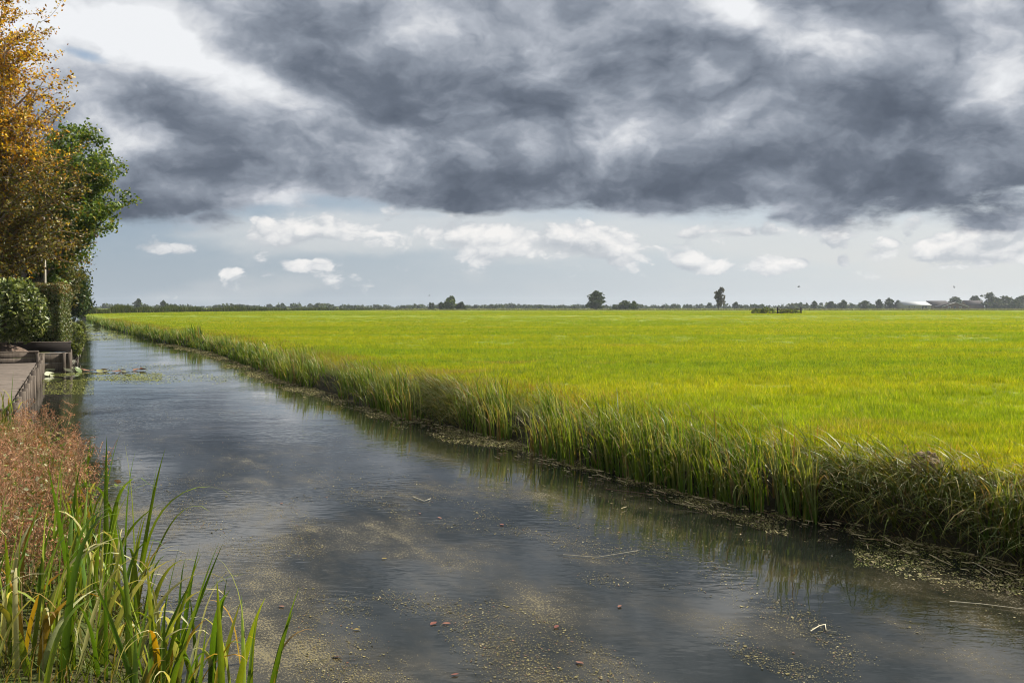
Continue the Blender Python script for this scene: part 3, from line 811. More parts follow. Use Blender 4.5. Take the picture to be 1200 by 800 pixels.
# projecting box: retaining boards below, dark raised frame above
bx = empty("timber_planter_box", tuple(on(18.5, -.3, 0))); tag(bx, "boxy timber bank corner with a dark raised frame, jutting into the water", "planter")
BS, BO = 17.9, -.80                                  # near face (along) and outer side (towards the water)
for q, (z0, z1) in enumerate(((-.5, .02), (.025, .31), (.315, .60))):
    rel(bx, rough_box(on(BS, BO + .04, (z0 + z1) / 2), on(BS, 1.2, (z0 + z1) / 2), z1 - z0, .04, .002, up=dv), "board", M["wood"])
    rel(bx, rough_box(on(BS + .03, BO, (z0 + z1) / 2), on(BS + 3.2, BO, (z0 + z1) / 2), z1 - z0, .04, .002, up=nv), "board", M["wood"])
for (s_, o_) in ((BS - .02, BO - .01), (BS - .05, BO + .16), (BS - .05, .25), (BS + 1.6, BO - .04), (BS + 3.2, BO - .03)):
    rel(bx, rough_box(on(s_, o_, -.6), on(s_, o_, .66 + rng.normal(0, .01)), .10, .09, .002, up=dv), "post", M["wood"])
for q in range(3): rel(bx, rough_box(on(BS + .08 + .19 * q, BO - .02, .625), on(BS + .08 + .19 * q, 1.4, .625), .18, .035, .001), "plank", M["deck"])
rel(bx, rough_box(on(BS + .75, BO - .05, .82), on(BS + .75, 1.5, .82), .33, .06, .002, up=dv), "dark_frame", M["dark_wood"])
rel(bx, rough_box(on(BS + .79, BO - .02, .82), on(BS + 3.4, BO - .02, .82), .33, .06, .002, up=nv), "dark_frame", M["dark_wood"])
rel(bx, rough_box(on(BS + .75, BO - .08, 1.0), on(BS + .75, 1.5, 1.0), .10, .03, .002), "cap_board", M["wood"])
# soil mound
cc_ = on(LEN + 1.3, 2.95, .60)
soil = lump("soil_bed", tuple(cc_), 2.5, 1.45, .62, M["soil"], 22, .12, seed=3); soil.rotation_euler = (0, 0, math.atan2(nv[1], nv[0]))
tag(soil, kind="structure")

# ================================================================== garden trees on the left
def limb_curve(p0, p1, droop, wob, n=8):
    t = np.linspace(0, 1, n)[:, None]
    p = p0 + (p1 - p0) * t; p[:, 2] += (np.sin(t * pi) * droop)[:, 0]
    p += np.sin(t * pi) * rng.normal(0, wob, (1, 3)) + np.sin(t * 2 * pi) * rng.normal(0, wob * .5, (1, 3))
    return p
def garden_tree(name, root_xy, z0, trunk_h, trunk_r, blobs, pal, label, n_limb=34, n_twig=7, per_twig=34, lsize=(.05, .10), tw_len=(.7, 1.5), droop=-.1, leaf_keep=None, jitter=.16, mat="leaf", twig_mat="bark", aspect=.55, pal_fn=None):
    """blobs: (cx, cy, cz, rx, ry, rz, weight) in world space make up the crown"""
    o0 = np.array([root_xy[0], root_xy[1], z0])
    root = empty(name, tuple(o0)); tag(root, label, "tree")
    W = np.array([b[6] for b in blobs], float); W /= W.sum()
    tr = Acc(); br = Acc(); lf = Acc()
    top = np.array([rng.normal(0, .3), rng.normal(0, .3), trunk_h])
    spine = limb_curve(np.array([0, 0, -.3]), top, 0, .25, 12)
    v, f = tube(spine, np.linspace(trunk_r, trunk_r * .28, 12), 9); tr.add(v, f)
    for i in range(n_limb):
        b = blobs[rng.choice(len(blobs), p=W)]
        d = rng.normal(0, 1, 3); d /= np.linalg.norm(d); rr = rng.random() ** .33
        e = np.array([b[0] + d[0] * b[3] * rr, b[1] + d[1] * b[4] * rr, b[2] + d[2] * b[5] * rr]) - o0
        hb = np.clip(e[2] * rng.uniform(.35, .75), .12 * trunk_h, trunk_h * .97)
        s = spine[int(np.clip(hb / trunk_h * 11, 0, 11))]
        cv = limb_curve(s, e, droop * -1.0 + .3, .25, 9)
        L = np.linalg.norm(e - s)
        v, f = tube(cv, np.linspace(min(trunk_r * .35, .02 + .012 * L), .012, 9), 5); br.add(v, f)
        for k in range(n_twig):
            q = cv[rng.integers(3, 9)]
            dd = rng.normal(0, 1, 3) + (e - s) / (L + .1) * .9; dd[2] = dd[2] * .6 + droop; dd /= np.linalg.norm(dd)
            tl = rng.uniform(*tw_len); tip = q + dd * tl
            tc_ = limb_curve(q, tip, -.08 * tl, .05, 5)
            v, f = tube(tc_, np.linspace(.011, .004, 5), 3); br.add(v, f)
            m_ = per_twig; u = rng.random(m_) ** .8 * 4
            i0 = np.minimum(u.astype(int), 3); c = tc_[i0] + (tc_[i0 + 1] - tc_[i0]) * (u - i0)[:, None] + rng.normal(0, jitter, (m_, 3))
            if leaf_keep is not None: c = c[rng.random(m_) < leaf_keep(c + o0)]
            if len(c) == 0: continue
            cl = pal_fn(c + o0) if pal_fn else pick(pal, len(c))
            v, f, cc = leaves(c, rng.uniform(lsize[0], lsize[1], len(c)), cl, .25, aspect, .25); lf.add(v, f, cc)
    tr.build("trunk", M["bark"], root, True); br.build("branches", M[twig_mat], root, True); lf.build("crown", M[mat], root)
    return root
def B(px, py, y, rpx, rpy, ry, w=1.0):
    """crown blob from photo position, photo radii and distance"""
    c = at_depth(px, py, y); k = y / F
    return (c[0], c[1], c[2], rpx * k, ry, rpy * k, w)
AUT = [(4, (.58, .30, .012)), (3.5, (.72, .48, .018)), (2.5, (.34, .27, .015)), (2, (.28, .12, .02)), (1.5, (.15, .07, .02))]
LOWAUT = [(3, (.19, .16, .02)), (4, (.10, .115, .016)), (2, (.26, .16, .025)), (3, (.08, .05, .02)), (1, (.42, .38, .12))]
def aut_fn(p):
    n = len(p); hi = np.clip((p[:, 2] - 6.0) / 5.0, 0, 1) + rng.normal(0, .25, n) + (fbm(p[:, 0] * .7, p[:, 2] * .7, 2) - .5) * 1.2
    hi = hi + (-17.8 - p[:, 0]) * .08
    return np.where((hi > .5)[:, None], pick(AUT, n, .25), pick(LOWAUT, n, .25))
garden_tree("autumn_tree", (at_depth(-62, 360, 39)[0], 39), .6, 12.0, .24,
    [B(-30, 40, 39, 62, 65, 2.4, 4.2), B(8, 30, 39, 36, 34, 1.6, 1.8), B(15, 130, 39, 50, 45, 2, 1.5), B(-30, 160, 39, 95, 60, 3, 3.2), B(10, 232, 38.5, 80, 50, 2.6, 3.0), B(-45, 280, 39, 110, 45, 3, 2.2), B(22, 95, 39, 34, 45, 1.6, 1.0), B(60, 220, 38.5, 40, 40, 1.6, 1.2), B(50, 285, 38.5, 40, 22, 1.6, 1.0)],
    AUT, "autumn tree with orange, yellow and brown leaves at the left edge", 145, 9, 46, (.09, .17), (.7, 1.7), -.12, jitter=.10, pal_fn=aut_fn, twig_mat="twig")
OAK = [(4, (.055, .11, .012)), (3, (.10, .17, .018)), (2.5, (.18, .25, .025)), (1, (.23, .22, .03))]
garden_tree("green_oak_tree", (at_depth(38, 360, 52)[0], 52), .6, 10.0, .26,
    [B(96, 185, 52, 36, 42, 2.6, 2), B(112, 240, 52, 26, 40, 2.2, 1.6), B(80, 230, 52, 40, 55, 3, 2), B(85, 285, 52, 20, 20, 2, .5)],
    OAK, "green leafy oak behind the autumn tree, leaning out over the canal", 70, 9, 50, (.13, .24), (.6, 1.3), 0.0, jitter=.14, aspect=.65)
DK = [(4, (.030, .060, .012)), (3, (.05, .085, .015)), (1.5, (.085, .11, .02)), (1, (.13, .12, .03))]
OLV = [(3, (.08, .10, .018)), (3, (.13, .14, .025)), (2, (.17, .13, .03)), (2, (.05, .075, .014))]
garden_tree("garden_tree", (at_depth(-30, 360, 60)[0], 60), .6, 8.0, .22, [B(-10, 230, 60, 75, 70, 3, 2), B(20, 290, 60, 65, 34, 3, 2), B(-90, 200, 60, 60, 80, 3, 1.2)],
    OLV, "dense olive-green tree filling the gap behind the autumn tree", 70, 8, 46, (.18, .32), (.8, 1.6), 0.0, jitter=.28)
garden_tree("garden_tree", (at_depth(64, 360, 62)[0], 62), .6, 4.2, .14, [B(62, 318, 62, 34, 22, 2, 2), B(76, 330, 62, 16, 28, 1.6, 1)],
    OLV, "low olive and russet tree just above the clipped hedge", 30, 8, 40, (.14, .26), (.5, 1.1), 0.0, jitter=.22)
garden_tree("canal_side_tree", (at_depth(78, 360, 98)[0], 98), .6, 5.8, .16, [B(82, 338, 98, 16, 22, 2.0, 2), B(92, 350, 98, 9, 14, 1.8, 1)],
    DK, "dark green bushy tree on the left bank where the canal recedes", 34, 8, 40, (.22, .4), (.5, 1.1), 0.0, jitter=.25, mat="far_leaf")
garden_tree("canal_side_tree", (at_depth(86, 360, 135)[0], 135), .6, 4.2, .16, [B(92, 352, 135, 9, 12, 2.2, 2)],
    DK, "last small dark tree on the left bank before the reed belt", 26, 8, 36, (.28, .5), (.5, 1.1), 0.0, jitter=.28, mat="far_leaf")

# ---- bush, hedge, pole
def leafy_bush(name, c, blobs, pal, label, n, size, cat, mat="gloss_leaf", aspect=.45, group=None):
    root = empty(name, tuple(c)); tag(root, label, cat, group)
    fol, st = Acc(), Acc()
    W = np.array([b[3] * b[4] * b[5] for b in blobs]); W = W ** .67 / (W ** .67).sum()
    for b, w in zip(blobs, W):
        k = int(n * w); d = rng.normal(0, 1, (k, 3)); d /= np.linalg.norm(d, axis=1, keepdims=True)
        bump_ = 1 + .28 * (fbm(d[:, 0] * 3 + b[0] + 4, d[:, 2] * 3 + d[:, 1] * 2, 3) - .5) * 2
        r = (1 - np.abs(rng.normal(0, .13, k))) * bump_
        p = np.array(b[:3]) + d * np.array(b[3:6]) * r[:, None]
        p = p[p[:, 2] > .02]
        fol.add(*leaves(p, rng.uniform(size[0], size[1], len(p)), pick(pal, len(p), .25), .15, aspect))
        for q in range(7):
            e = np.array(b[:3]) + rng.normal(0, .45, 3) * np.array(b[3:6])
            v, f = tube(limb_curve(np.array([rng.normal(0, .1), rng.normal(0, .1), -.15]), e, .1, .1, 6), np.linspace(.03, .01, 6), 5); st.add(v, f)
    st.build("stems", M["bark"], root, True); fol.build("foliage", M[mat], root)
    return root
RHO = [(4, (.09, .13, .025)), (3, (.15, .19, .04)), (2.5, (.26, .29, .09)), (1, (.42, .43, .20)), (3, (.03, .05, .012))]
cb = on(LEN + 1.5, 2.5, 1.0)
def LB(px, py, y, rpx, rpy, ry): 
    b = B(px, py, y, rpx, rpy, ry); return (b[0] - cb[0], b[1] - cb[1], b[2] - cb[2], *b[3:6])
yb = float(cb[1])
leafy_bush("round_bush", cb, [LB(8, 365, yb, 42, 34, 1.15), LB(34, 372, yb - .1, 22, 26, .7), LB(-28, 356, yb, 42, 42, 1.2), LB(18, 345, yb, 24, 20, .8)], RHO,
           "round light-leaved evergreen bush on the soil bed by the walkway", 9000, (.11, .20), "bush")
# clipped hedge: rectangular block, slightly rounded, lit on its water side
hedge_c = on(20.9, .22, .62)
hedge = empty("clipped_hedge", tuple(hedge_c)); tag(hedge, "tall clipped rectangular hedge behind the round bush", "hedge")
fol = Acc(); n = 26000; HW, HL, HH = 2.1, 2.6, 2.42
face = rng.choice(4, n, p=[.38, .34, .2, .08]); u, w = rng.random(n), rng.random(n)
dep = np.abs(rng.normal(0, .07, n)) - .04
off = np.where(face == 0, u * HW, np.where(face == 1, -dep * -1.0, np.where(face == 2, u * HW, HW)))
al = np.where(face == 0, dep, np.where(face == 1, u * HL, np.where(face == 2, w * HL, u * HL)))
zz = np.where(face == 2, HH - dep, w * HH)
bul = (fbm(off * 2 + 3, zz * 2, 3) - .5) * .22
p = (nv[None, :] * (off - .75)[:, None] + dv[None, :] * (al + np.where(face == 0, bul, 0))[:, None]); p[:, 2] = zz + np.where(face == 2, (fbm(off * 2, al * 2, 3) - .5) * .2, 0)
p = p + nv[None, :] * np.where(face == 1, bul, 0)[:, None]
topc = (zz > HH * .86)
colh = pick([(4, (.075, .11, .02)), (3, (.13, .165, .04)), (2.5, (.25, .26, .10)), (2, (.03, .045, .012)), (1, (.15, .10, .035))], n, .25)
colh = np.where((topc & (rng.random(n) < .45))[:, None], pick([(1, (.20, .12, .04)), (1, (.26, .19, .06))], n), colh)
fol.add(*leaves(p, rng.uniform(.05, .10, n), colh, 0, .5))
fol.build("foliage", M["gloss_leaf"], hedge); hedge.rotation_euler = (0, 0, -.14)
inner = Acc(); 
for q in range(26):
    b0 = nv * rng.uniform(-.55, HW - .9) + dv * rng.uniform(.15, HL - .2)
    v, f = tube(limb_curve(b0 + np.array([0, 0, -.1]), b0 + np.array([rng.normal(0, .1), rng.normal(0, .1), HH - .2]), 0, .06, 6), np.linspace(.035, .012, 6), 5); inner.add(v, f)
inner.build("stems", M["bark"], hedge, True)
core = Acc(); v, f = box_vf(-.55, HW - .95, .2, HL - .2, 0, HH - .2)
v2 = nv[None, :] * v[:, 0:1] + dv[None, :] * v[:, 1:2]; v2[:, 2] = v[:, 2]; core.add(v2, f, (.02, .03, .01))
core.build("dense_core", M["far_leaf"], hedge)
M["pale_wood"] = plain_mat("pale_pole", (.55, .50, .40), (.72, .67, .56), .7, 10, 3)
pb = at_depth(53, 345, 42.5); pole = Acc()
v, f = tube([(0, 0, -pb[2] + .6), (0, 0, 0), (0.005, 0, .9), (0.01, 0, at_depth(53, 305, 42.5)[2] - pb[2])], [.05, .05, .048, .045], 8); pole.add(v, f)
v, f = tube([(0.01, 0, at_depth(53, 305, 42.5)[2] - pb[2] - .005), (0.01, 0, at_depth(53, 305, 42.5)[2] - pb[2] + .03)], [.058, .05], 8); pole.add(v, f)
o = pole.build("garden_pole", M["pale_wood"]); o.location = pb; tag(o, "thin pale pole sticking up behind the clipped hedge", "pole")
# waterside plants beside the box
WSP = [(3, (.12, .17, .03)), (2, (.20, .25, .05)), (2, (.30, .33, .14)), (1, (.07, .10, .02))]
for (px, py, y, rx, ry, lab) in ((90, 396, 40.5, 9, 17, "light green bushy plant at the water's edge beside the hedge"), (88, 410, 38.3, 7, 8, "yellow-green low plant spilling into the water beside the timber box"), (95, 384, 62, 5, 8, "small waterside shrub further along the left bank")):
    c = at_depth(px, py, y); k = y / F; c0 = np.array([c[0], c[1], .15])
    leafy_bush("waterside_plant", c0, [(0, 0, c[2] - .15, rx * k, rx * k, ry * k)], WSP, lab, 1600, (.07, .13), "plant", "leaf", .4)

# ================================================================== far away
def far_tree(name, px, ytop, ybase_w, y, wpx, pal, label, hfrac=.12, n=500, lean=0, shape="round", group=None, zbase=.7):
    k = y / F; H = (360 - ytop) * k + CAM_H - zbase; Wd = wpx * k
    x = (px - 600) * k
    root = empty(name, (x, y, zbase)); tag(root, label, "tree", group)
    tr = Acc(); v, f = tube([(0, 0, -.2), (lean * .3, 0, H * .3), (lean, 0, H * .8)], [H * .03 + .05, H * .022 + .03, .05], 6); tr.add(v, f)
    for q in range(6):
        a = rng.random() * 6.28; z1 = H * rng.uniform(.45, .85)
        v, f = tube([(lean * .3, 0, H * rng.uniform(.2, .45)), (math.cos(a) * Wd * .3, math.sin(a) * Wd * .3, z1)], [H * .012 + .03, .03], 4); tr.add(v, f)
    tr.build("trunk", M["bark"], root)
    nb = 9; cr = Acc(); sz = max(.3, 2.0 * k)
    for q in range(nb):
        t = (q + .5) / nb
        zc = H * (hfrac + (1 - hfrac) * t)
        prof = {"round": math.sin(pi * min(.96, .12 + .86 * t)) ** .6, "cone": 1.05 - t, "poplar": math.sin(pi * (.15 + .8 * t)) ** .5, "wide": (1 - t * t) ** .5}[shape]
        m_ = max(16, int(1.8 * n / nb * (prof + .2)))
        for s_ in range(2):
            cx, cy = rng.normal(0, Wd * .16 * prof, 2)
            p = rng.normal(0, 1, (m_ // 2 + 1, 3)); p /= np.linalg.norm(p, axis=1, keepdims=True)
            p = p * np.array([Wd * .36 * prof, Wd * .36 * prof, H * .11]) * rng.uniform(.6, 1.05, (len(p), 1)) + np.array([cx + lean * t, cy, min(zc, H * .94) - H * .02])
            cr.add(*leaves(p, rng.uniform(.7, 1.5, len(p)) * sz, pick(pal, len(p), .2), 0, .8))
    cr.build("crown", M["far_leaf"], root)
    return root
FG = [(3, (.035, .060, .016)), (2, (.055, .080, .02)), (1, (.08, .10, .03))]
FL = [(3, (.07, .11, .02)), (2, (.11, .15, .03)), (1, (.15, .18, .04))]
FGREY = [(3, (.13, .125, .09)), (2, (.19, .17, .13)), (1, (.07, .075, .05))]
far_tree("lone_tree", 698, 341, 0, 560, 24, FG, "big dark round-crowned lone tree beyond the middle of the field", n=900)
far_tree("birch_tree", 842, 337, 0, 520, 13, FGREY, "slender greyish upright tree standing alone right of centre", .22, 420, shape="poplar", lean=.6)
far_tree("round_tree", 528, 347.5, 0, 600, 18, FL, "light green round tree on the horizon left of the big lone tree", .02, 700)
far_tree("round_tree", 541, 354, 0, 600, 14, FG, "low dark tree pressed against the light green round tree", .0, 400, shape="wide")
far_tree("round_tree", 517, 354.5, 0, 610, 9, FG, "small dark tree on the left flank of the light green one", .0, 250)
far_tree("hedgerow_bush", 731, 352.5, 0, 620, 26, FG, "wide dark bush right of the big lone tree", 0, 500, shape="wide")
far_tree("hedgerow_bush", 743, 353, 0, 540, 12, FL, "lighter green bush on the horizon right of the lone tree", 0, 300, shape="wide")
far_tree("conifer", 504, 355, 0, 700, 3.2, FG, "left of a pair of tiny dark conifers on the horizon", 0, 120, shape="cone")
far_tree("conifer", 507.5, 355, 0, 700, 3.2, FG, "right of a pair of tiny dark conifers on the horizon", 0, 120, shape="cone")
far_tree("round_tree", 162, 350.5, 0, 760, 11, FG, "dark round tree above the reed belt at the far left", .0, 350)
far_tree("round_tree", 192, 352.5, 0, 800, 9, FG, "smaller dark tree above the reed belt at the far left", .0, 250)
far_tree("round_tree", 862, 354.5, 0, 900, 8, FG, "small dark tree just right of the slender greyish one", 0, 200)
far_tree("round_tree", 954, 353, 0, 800, 8, FG, "single small tree right of the field gate", 0, 200)
for px, yt, w, lab in ((974, 353.5, 12, "leftmost low tree of the grove right of the gate"), (987, 352, 11, "taller tree in the grove right of the gate"), (1013, 352.5, 16, "wide tree in the middle of the right-hand row"), (1030, 351, 10, "slim tree in the middle of the right-hand row"), (1042, 349.5, 12, "tallest tree left of the pale barn"), (1052, 352, 8, "last tree before the pale barn")):
    far_tree("farm_tree", px, yt, 0, 820, w, FG, lab, 0, 300, group="trees left of the farm")
for px, yt, w, y, lab in ((1118, 348, 22, 880, "rounded tree behind the dark farm roofs"), (1143, 347, 16, 880, "tree between the dark farmhouse and the tall wood"), (1160, 343.5, 20, 850, "tallest tree of the wood at the right edge"), (1178, 347, 24, 850, "broad tree in the wood at the right edge"), (1196, 347, 22, 850, "tree at the very right edge of the picture"), (1168, 352, 26, 840, "low dense tree in front of the right-hand wood"), (1188, 353, 26, 840, "low dark tree at the foot of the right-hand wood")):
    far_tree("farm_tree", px, yt, 0, y, w, FG + [(1, (.12, .12, .05))], lab, 0, 500, group="trees around the farm")
# continuous dark tree line and hedges on the horizon
acc = Acc()
def line_lump(x, y, w, h, m_, pal):
    p = rng.normal(0, 1, (m_, 3)); p /= np.linalg.norm(p, axis=1, keepdims=True); p[:, 2] = np.abs(p[:, 2])
    p = p * np.array([w, w * .7, h]) * rng.uniform(.5, 1, (m_, 1)) + np.array([x, y, .6])
    acc.add(*leaves(p, rng.uniform(.8, 1.8, m_) * 2.4, pick(pal, m_, .2), 0, .85))
px = -60.0
while px < 1320:
    y = rng.uniform(950, 1250); x = (px - 600) * y / F
    h = (2.5 + 4.5 * float(fbm(np.array(px * .03), np.array(2.2), 3)) * rng.uniform(.7, 1.25))
    if fbm(np.array(px * .012), np.array(9.0), 2) > .47 or rng.random() < .55: line_lump(x, y, rng.uniform(4, 9), h, 42, FG)
    px += rng.uniform(2.5, 6)
for q in range(240):                                    # low continuous hedge behind
    y = rng.uniform(1280, 1400); line_lump((q / 239 * 1400 - 100 - 600) * y / F, y, 9, rng.uniform(2.6, 4.2), 22, FG)
tag(acc.build("far_tree_line", M["far_leaf"]), "thin dark line of distant trees along the horizon", "tree line", kind="stuff")
# reed belt at the far left and the pale reedy ditch along the end of the field
acc = Acc()
def belt(n, px0, px1, y0, y1, h0, h1, w, pal):
    px = rng.uniform(px0, px1, n); y = rng.uniform(y0, y1, n); x = (px - 600) * y / F
    b = np.stack([x, y, np.full(n, .6)], 1); c = pick(pal, n)
    acc.add(*blades(b, rng.random(n) * 6.28, np.abs(rng.normal(.1, .1, n)), rng.uniform(0, .8, n), rng.uniform(h0, h1, n), rng.uniform(.6, 1.2, n) * w, c * .8, c, K=2))
BELT = [(3, (.05, .075, .016)), (2, (.08, .105, .02)), (1, (.13, .13, .04))]
n = 16000; px = 90 + 400 * rng.random(n) ** 1.3; y = np.interp(px, [90, 200, 490], [205, 300, 560]) + rng.uniform(0, 14, n); x = (px - 600) * y / F
hh = (.35 + 1.3 * fbm(px * .05, y * .02, 3)) * np.interp(px, [90, 130, 300, 460, 490], [2.3, 2.2, 1.9, 1.4, .5]) * rng.uniform(.6, 1.0, n)
c = pick(BELT, n); acc.add(*blades(np.stack([x, y, np.full(n, .6)], 1), rng.random(n) * 6.28, np.abs(rng.normal(.15, .15, n)), rng.uniform(0, 1.2, n), hh, rng.uniform(.10, .22, n) * y / 230, c * .8, c, K=2))
tag(acc.build("far_reed_belt", M["far_leaf"]), "dark green belt of reeds closing the canal at the far left", "reeds", kind="stuff")
acc = Acc()
PALE = [(3, (.20, .21, .08)), (2, (.28, .26, .13)), (1, (.12, .15, .04))]
belt(9000, 440, 1300, 470, 500, .5, 1.0, .3, PALE); belt(6000, 440, 1300, 700, 760, .6, 1.2, .45, PALE)
tag(acc.build("far_ditch_reeds", M["far_leaf"]), "pale strip of ditch reeds along the end of the field", "reeds", kind="stuff")

# field gate with bramble beside it
gy = 235.0; k = gy / F
gx = lambda px: (px - 600) * k
gate = empty("field_gate", (gx(927), gy, .7)); tag(gate, "dark wooden field gate between two thick posts", "gate")
for px, w in ((911, .34), (938.5, .30)):
    rel(gate, rough_box((gx(px), gy, .3), (gx(px) + .02, gy, .7 + 1.55), w, w, .01, up=(0, 1, 0)), "post", M["dark_wood"])
for z in (.45, .85, 1.25): rel(gate, rough_box((gx(911), gy + .02, .7 + z), (gx(938.5), gy + .02, .7 + z - .06), .10, .16, .01), "rail", M["dark_wood"])
rel(gate, rough_box((gx(911) + .2, gy - .06, .8), (gx(938.5) - .2, gy - .06, 1.9), .06, .10, .004), "brace", M["dark_wood"])
BR = [(3, (.10, .16, .02)), (2, (.17, .22, .03)), (2, (.26, .22, .05)), (1, (.06, .09, .02))]
for px, w, h, lab in ((888, 9, 5, "low sprawling bramble at the left end of the gate"), (899, 9, 6.5, "taller green bramble against the left gate post"), (924, 13, 4, "low green scrub growing under the gate")):
    leafy_bush("bramble_bush", (gx(px), gy - .6, .7), [(0, 0, .2, w * k, .8, h * k)], BR, lab, 900, (.18, .4), "bush", "far_leaf", .6)

# farm
M["far_wall"] = plain_mat("pale_wall", (.25, .25, .25), (.32, .32, .31), .8, 1.5, 3)
M["pale_roof"] = plain_mat("pale_sheet_roof", (.20, .22, .23), (.27, .29, .30), .7, 1.2, 3, (1, 4, 1))
M["dark_roof"] = plain_mat("dark_tiles", (.035, .032, .032), (.06, .055, .055), .9, 2.0, 4, spec=.05)
M["brown_wall"] = plain_mat("dark_brick", (.10, .07, .055), (.16, .11, .09), .85, 2.0, 4)
M["trim"] = plain_mat("white_trim", (.70, .70, .68), (.80, .80, .78), .6, 2, 2)
M["pane"] = plain_mat("dark_glass", (.02, .025, .03), (.04, .045, .05), .15, 2, 2, spec=.5)
def prism_roof(x0, x1, y0, y1, z0, z1, ridge_y=False, over=.5):
    """pitched roof with thickness; ridge along x, or along y when ridge_y"""
    x0 -= over; x1 += over; y0 -= over; y1 += over; t = .25
    if ridge_y:
        m_ = (x0 + x1) / 2; sec = [(x0, z0), (m_, z1), (x1, z0), (x1, z0 - t), (m_, z1 - t), (x0, z0 - t)]
        v = np.array([(a, y, b) for y in (y0, y1) for a, b in sec])
    else:
        m_ = (y0 + y1) / 2; sec = [(y0, z0), (m_, z1), (y1, z0), (y1, z0 - t), (m_, z1 - t), (y0, z0 - t)]
        v = np.array([(x, a, b) for x in (x0, x1) for a, b in sec])
    f = np.array([(i, (i + 1) % 6, 6 + (i + 1) % 6, 6 + i) for i in range(6)] + [(0, 5, 4, 1), (1, 4, 3, 2), (6, 7, 10, 11), (7, 8, 9, 10)])
    return v, f
def gable_wall(x0, x1, y0, y1, zh, zr, ridge_y):
    if ridge_y: v = [(x0, y0, 0), (x1, y0, 0), (x1, y0, zh), ((x0+x1)/2, y0, zr), (x0, y0, zh), (x0, y1, 0), (x1, y1, 0), (x1, y1, zh), ((x0+x1)/2, y1, zr), (x0, y1, zh)]
    else: v = [(x0, y0, 0), (x0, y1, 0), (x0, y1, zh), (x0, (y0+y1)/2, zr), (x0, y0, zh), (x1, y0, 0), (x1, y1, 0), (x1, y1, zh), (x1, (y0+y1)/2, zr), (x1, y0, zh)]
    return np.array(v, float), [np.array([(0, 1, 2, 3, 4), (5, 9, 8, 7, 6)]), np.array([(0, 5, 6, 1), (1, 6, 7, 2), (4, 9, 5, 0)])]
def farm_building(name, px0, px1, y, zh, zr, dep, wm, rm, label, ridge_y=False, doors=(), wins=(), trim=False):
    k = y / F; x0, x1 = (px0 - 600) * k, (px1 - 600) * k; cx = (x0 + x1) / 2; hw = (x1 - x0) / 2
    root = empty(name, (cx, y, .65)); tag(root, label, "building")
    v, f = gable_wall(-hw, hw, 0, dep, zh, zr - .3, ridge_y); mesh_np("wall", v, f, M[wm], root)
    v, f = prism_roof(-hw, hw, 0, dep, zh, zr, ridge_y); r_ = mesh_np("roof", v, f, M[rm], root)
    if trim:
        t_ = Acc()
        for s_ in (-1, 1):
            v, f = rough_box((s_ * (hw + .6), -.62, zh - .1), (0, -.62, zr - .05), .14, .5, up=(0, 1, 0)); t_.add(v, f)
            mesh_np("gable_trim", t_.v[-1], [q[-1] - (t_.n - len(v)) for q in t_.f.values()], M["trim"], r_)
    for a, b, h in doors:
        v, f = box_vf(a * hw, b * hw, -.08, .05, .02, h); mesh_np("door", v, f, M["pane"], root)
    for a, b, z0, z1 in wins:
        v, f = box_vf(a * hw, b * hw, -.06, .05, z0, z1); w_ = mesh_np("window", v, f, M["trim"], root)
        g = .12; v, f = box_vf(a * hw + g, b * hw - g, -.10, .04, z0 + g, z1 - g); mesh_np("pane", v, f, M["pane"], w_)
    return root
farm_building("pale_barn", 1060, 1091, 800, 3.2, 6.0, 22, "far_wall", "pale_roof", "pale low barn with a light sheet roof at the farm", doors=((.30, .42, 2.6), (.55, .68, 2.6)), wins=((-.75, -.6, 1.0, 2.2), (-.35, -.2, 1.0, 2.2)))
farm_building("farm_shed", 1090, 1112, 830, 3.0, 7.0, 14, "brown_wall", "dark_roof", "dark roofed shed right beside the pale barn", wins=((-.3, -.1, 1, 2.2),))
farm_building("farmhouse", 1104, 1134, 790, 2.0, 5.6, 16, "brown_wall", "dark_roof", "dark brown farmhouse with a white-edged front gable", True, doors=((-.1, .08, 2.2),), wins=((-.55, -.35, .8, 2.0), (.3, .5, .8, 2.0)), trim=True)
farm_building("farm_shed", 1133, 1153, 850, 3.6, 7.6, 14, "brown_wall", "dark_roof", "grey-roofed shed half hidden by trees right of the farmhouse")

# birds
M["bird"] = plain_mat("bird_feather", (.03, .03, .035), (.06, .06, .065), .7, 20, 2)
def bird(px, py, y, span, bank, flap, label):
    c = at_depth(px, py, y); a = Acc(); s_ = span
    body = np.array([(0, t * s_ * .45, 0) for t in (-.5, -.3, 0, .3, .5)]); v, f = tube(body, np.array([.012, .05, .075, .05, .015]) * s_, 6); a.add(v, f)
    o = a.build("bird", M["bird"]); o.location = c; o.rotation_euler = (0, bank, rng.random() * 3); tag(o, label, "bird", "birds in the sky")
    for d in (-1, 1):
        w = np.array([(0, .08, .01), (d * .25, .14, .10 * flap), (d * .5, -.02, .02 * flap), (d * .27, -.06, .09 * flap), (0, -.10, .01), (d * .25, .04, .12 * flap)]) * s_
        mesh_np("wing", w, [np.array([(0, 1, 5), (1, 2, 5), (2, 3, 5), (3, 4, 5), (4, 0, 5)])], M["bird"], o)
    tl = np.array([(-.02, -.20, 0), (.02, -.20, 0), (.06, -.36, .0), (-.06, -.36, 0), (0, -.28, .015)]) * s_
    mesh_np("tail", tl, [np.array([(0, 1, 4), (1, 2, 4), (2, 3, 4), (3, 0, 4)])], M["bird"], o)
bird(503, 346.5, 170, .55, .3, 2.2, "tiny dark bird low over the horizon left of centre")
bird(936, 336, 170, .9, .2, 1.4, "dark bird gliding above the field gate")
bird(1118, 336.5, 170, .6, 1.0, 2.0, "tiny dark bird above the farm roofs")

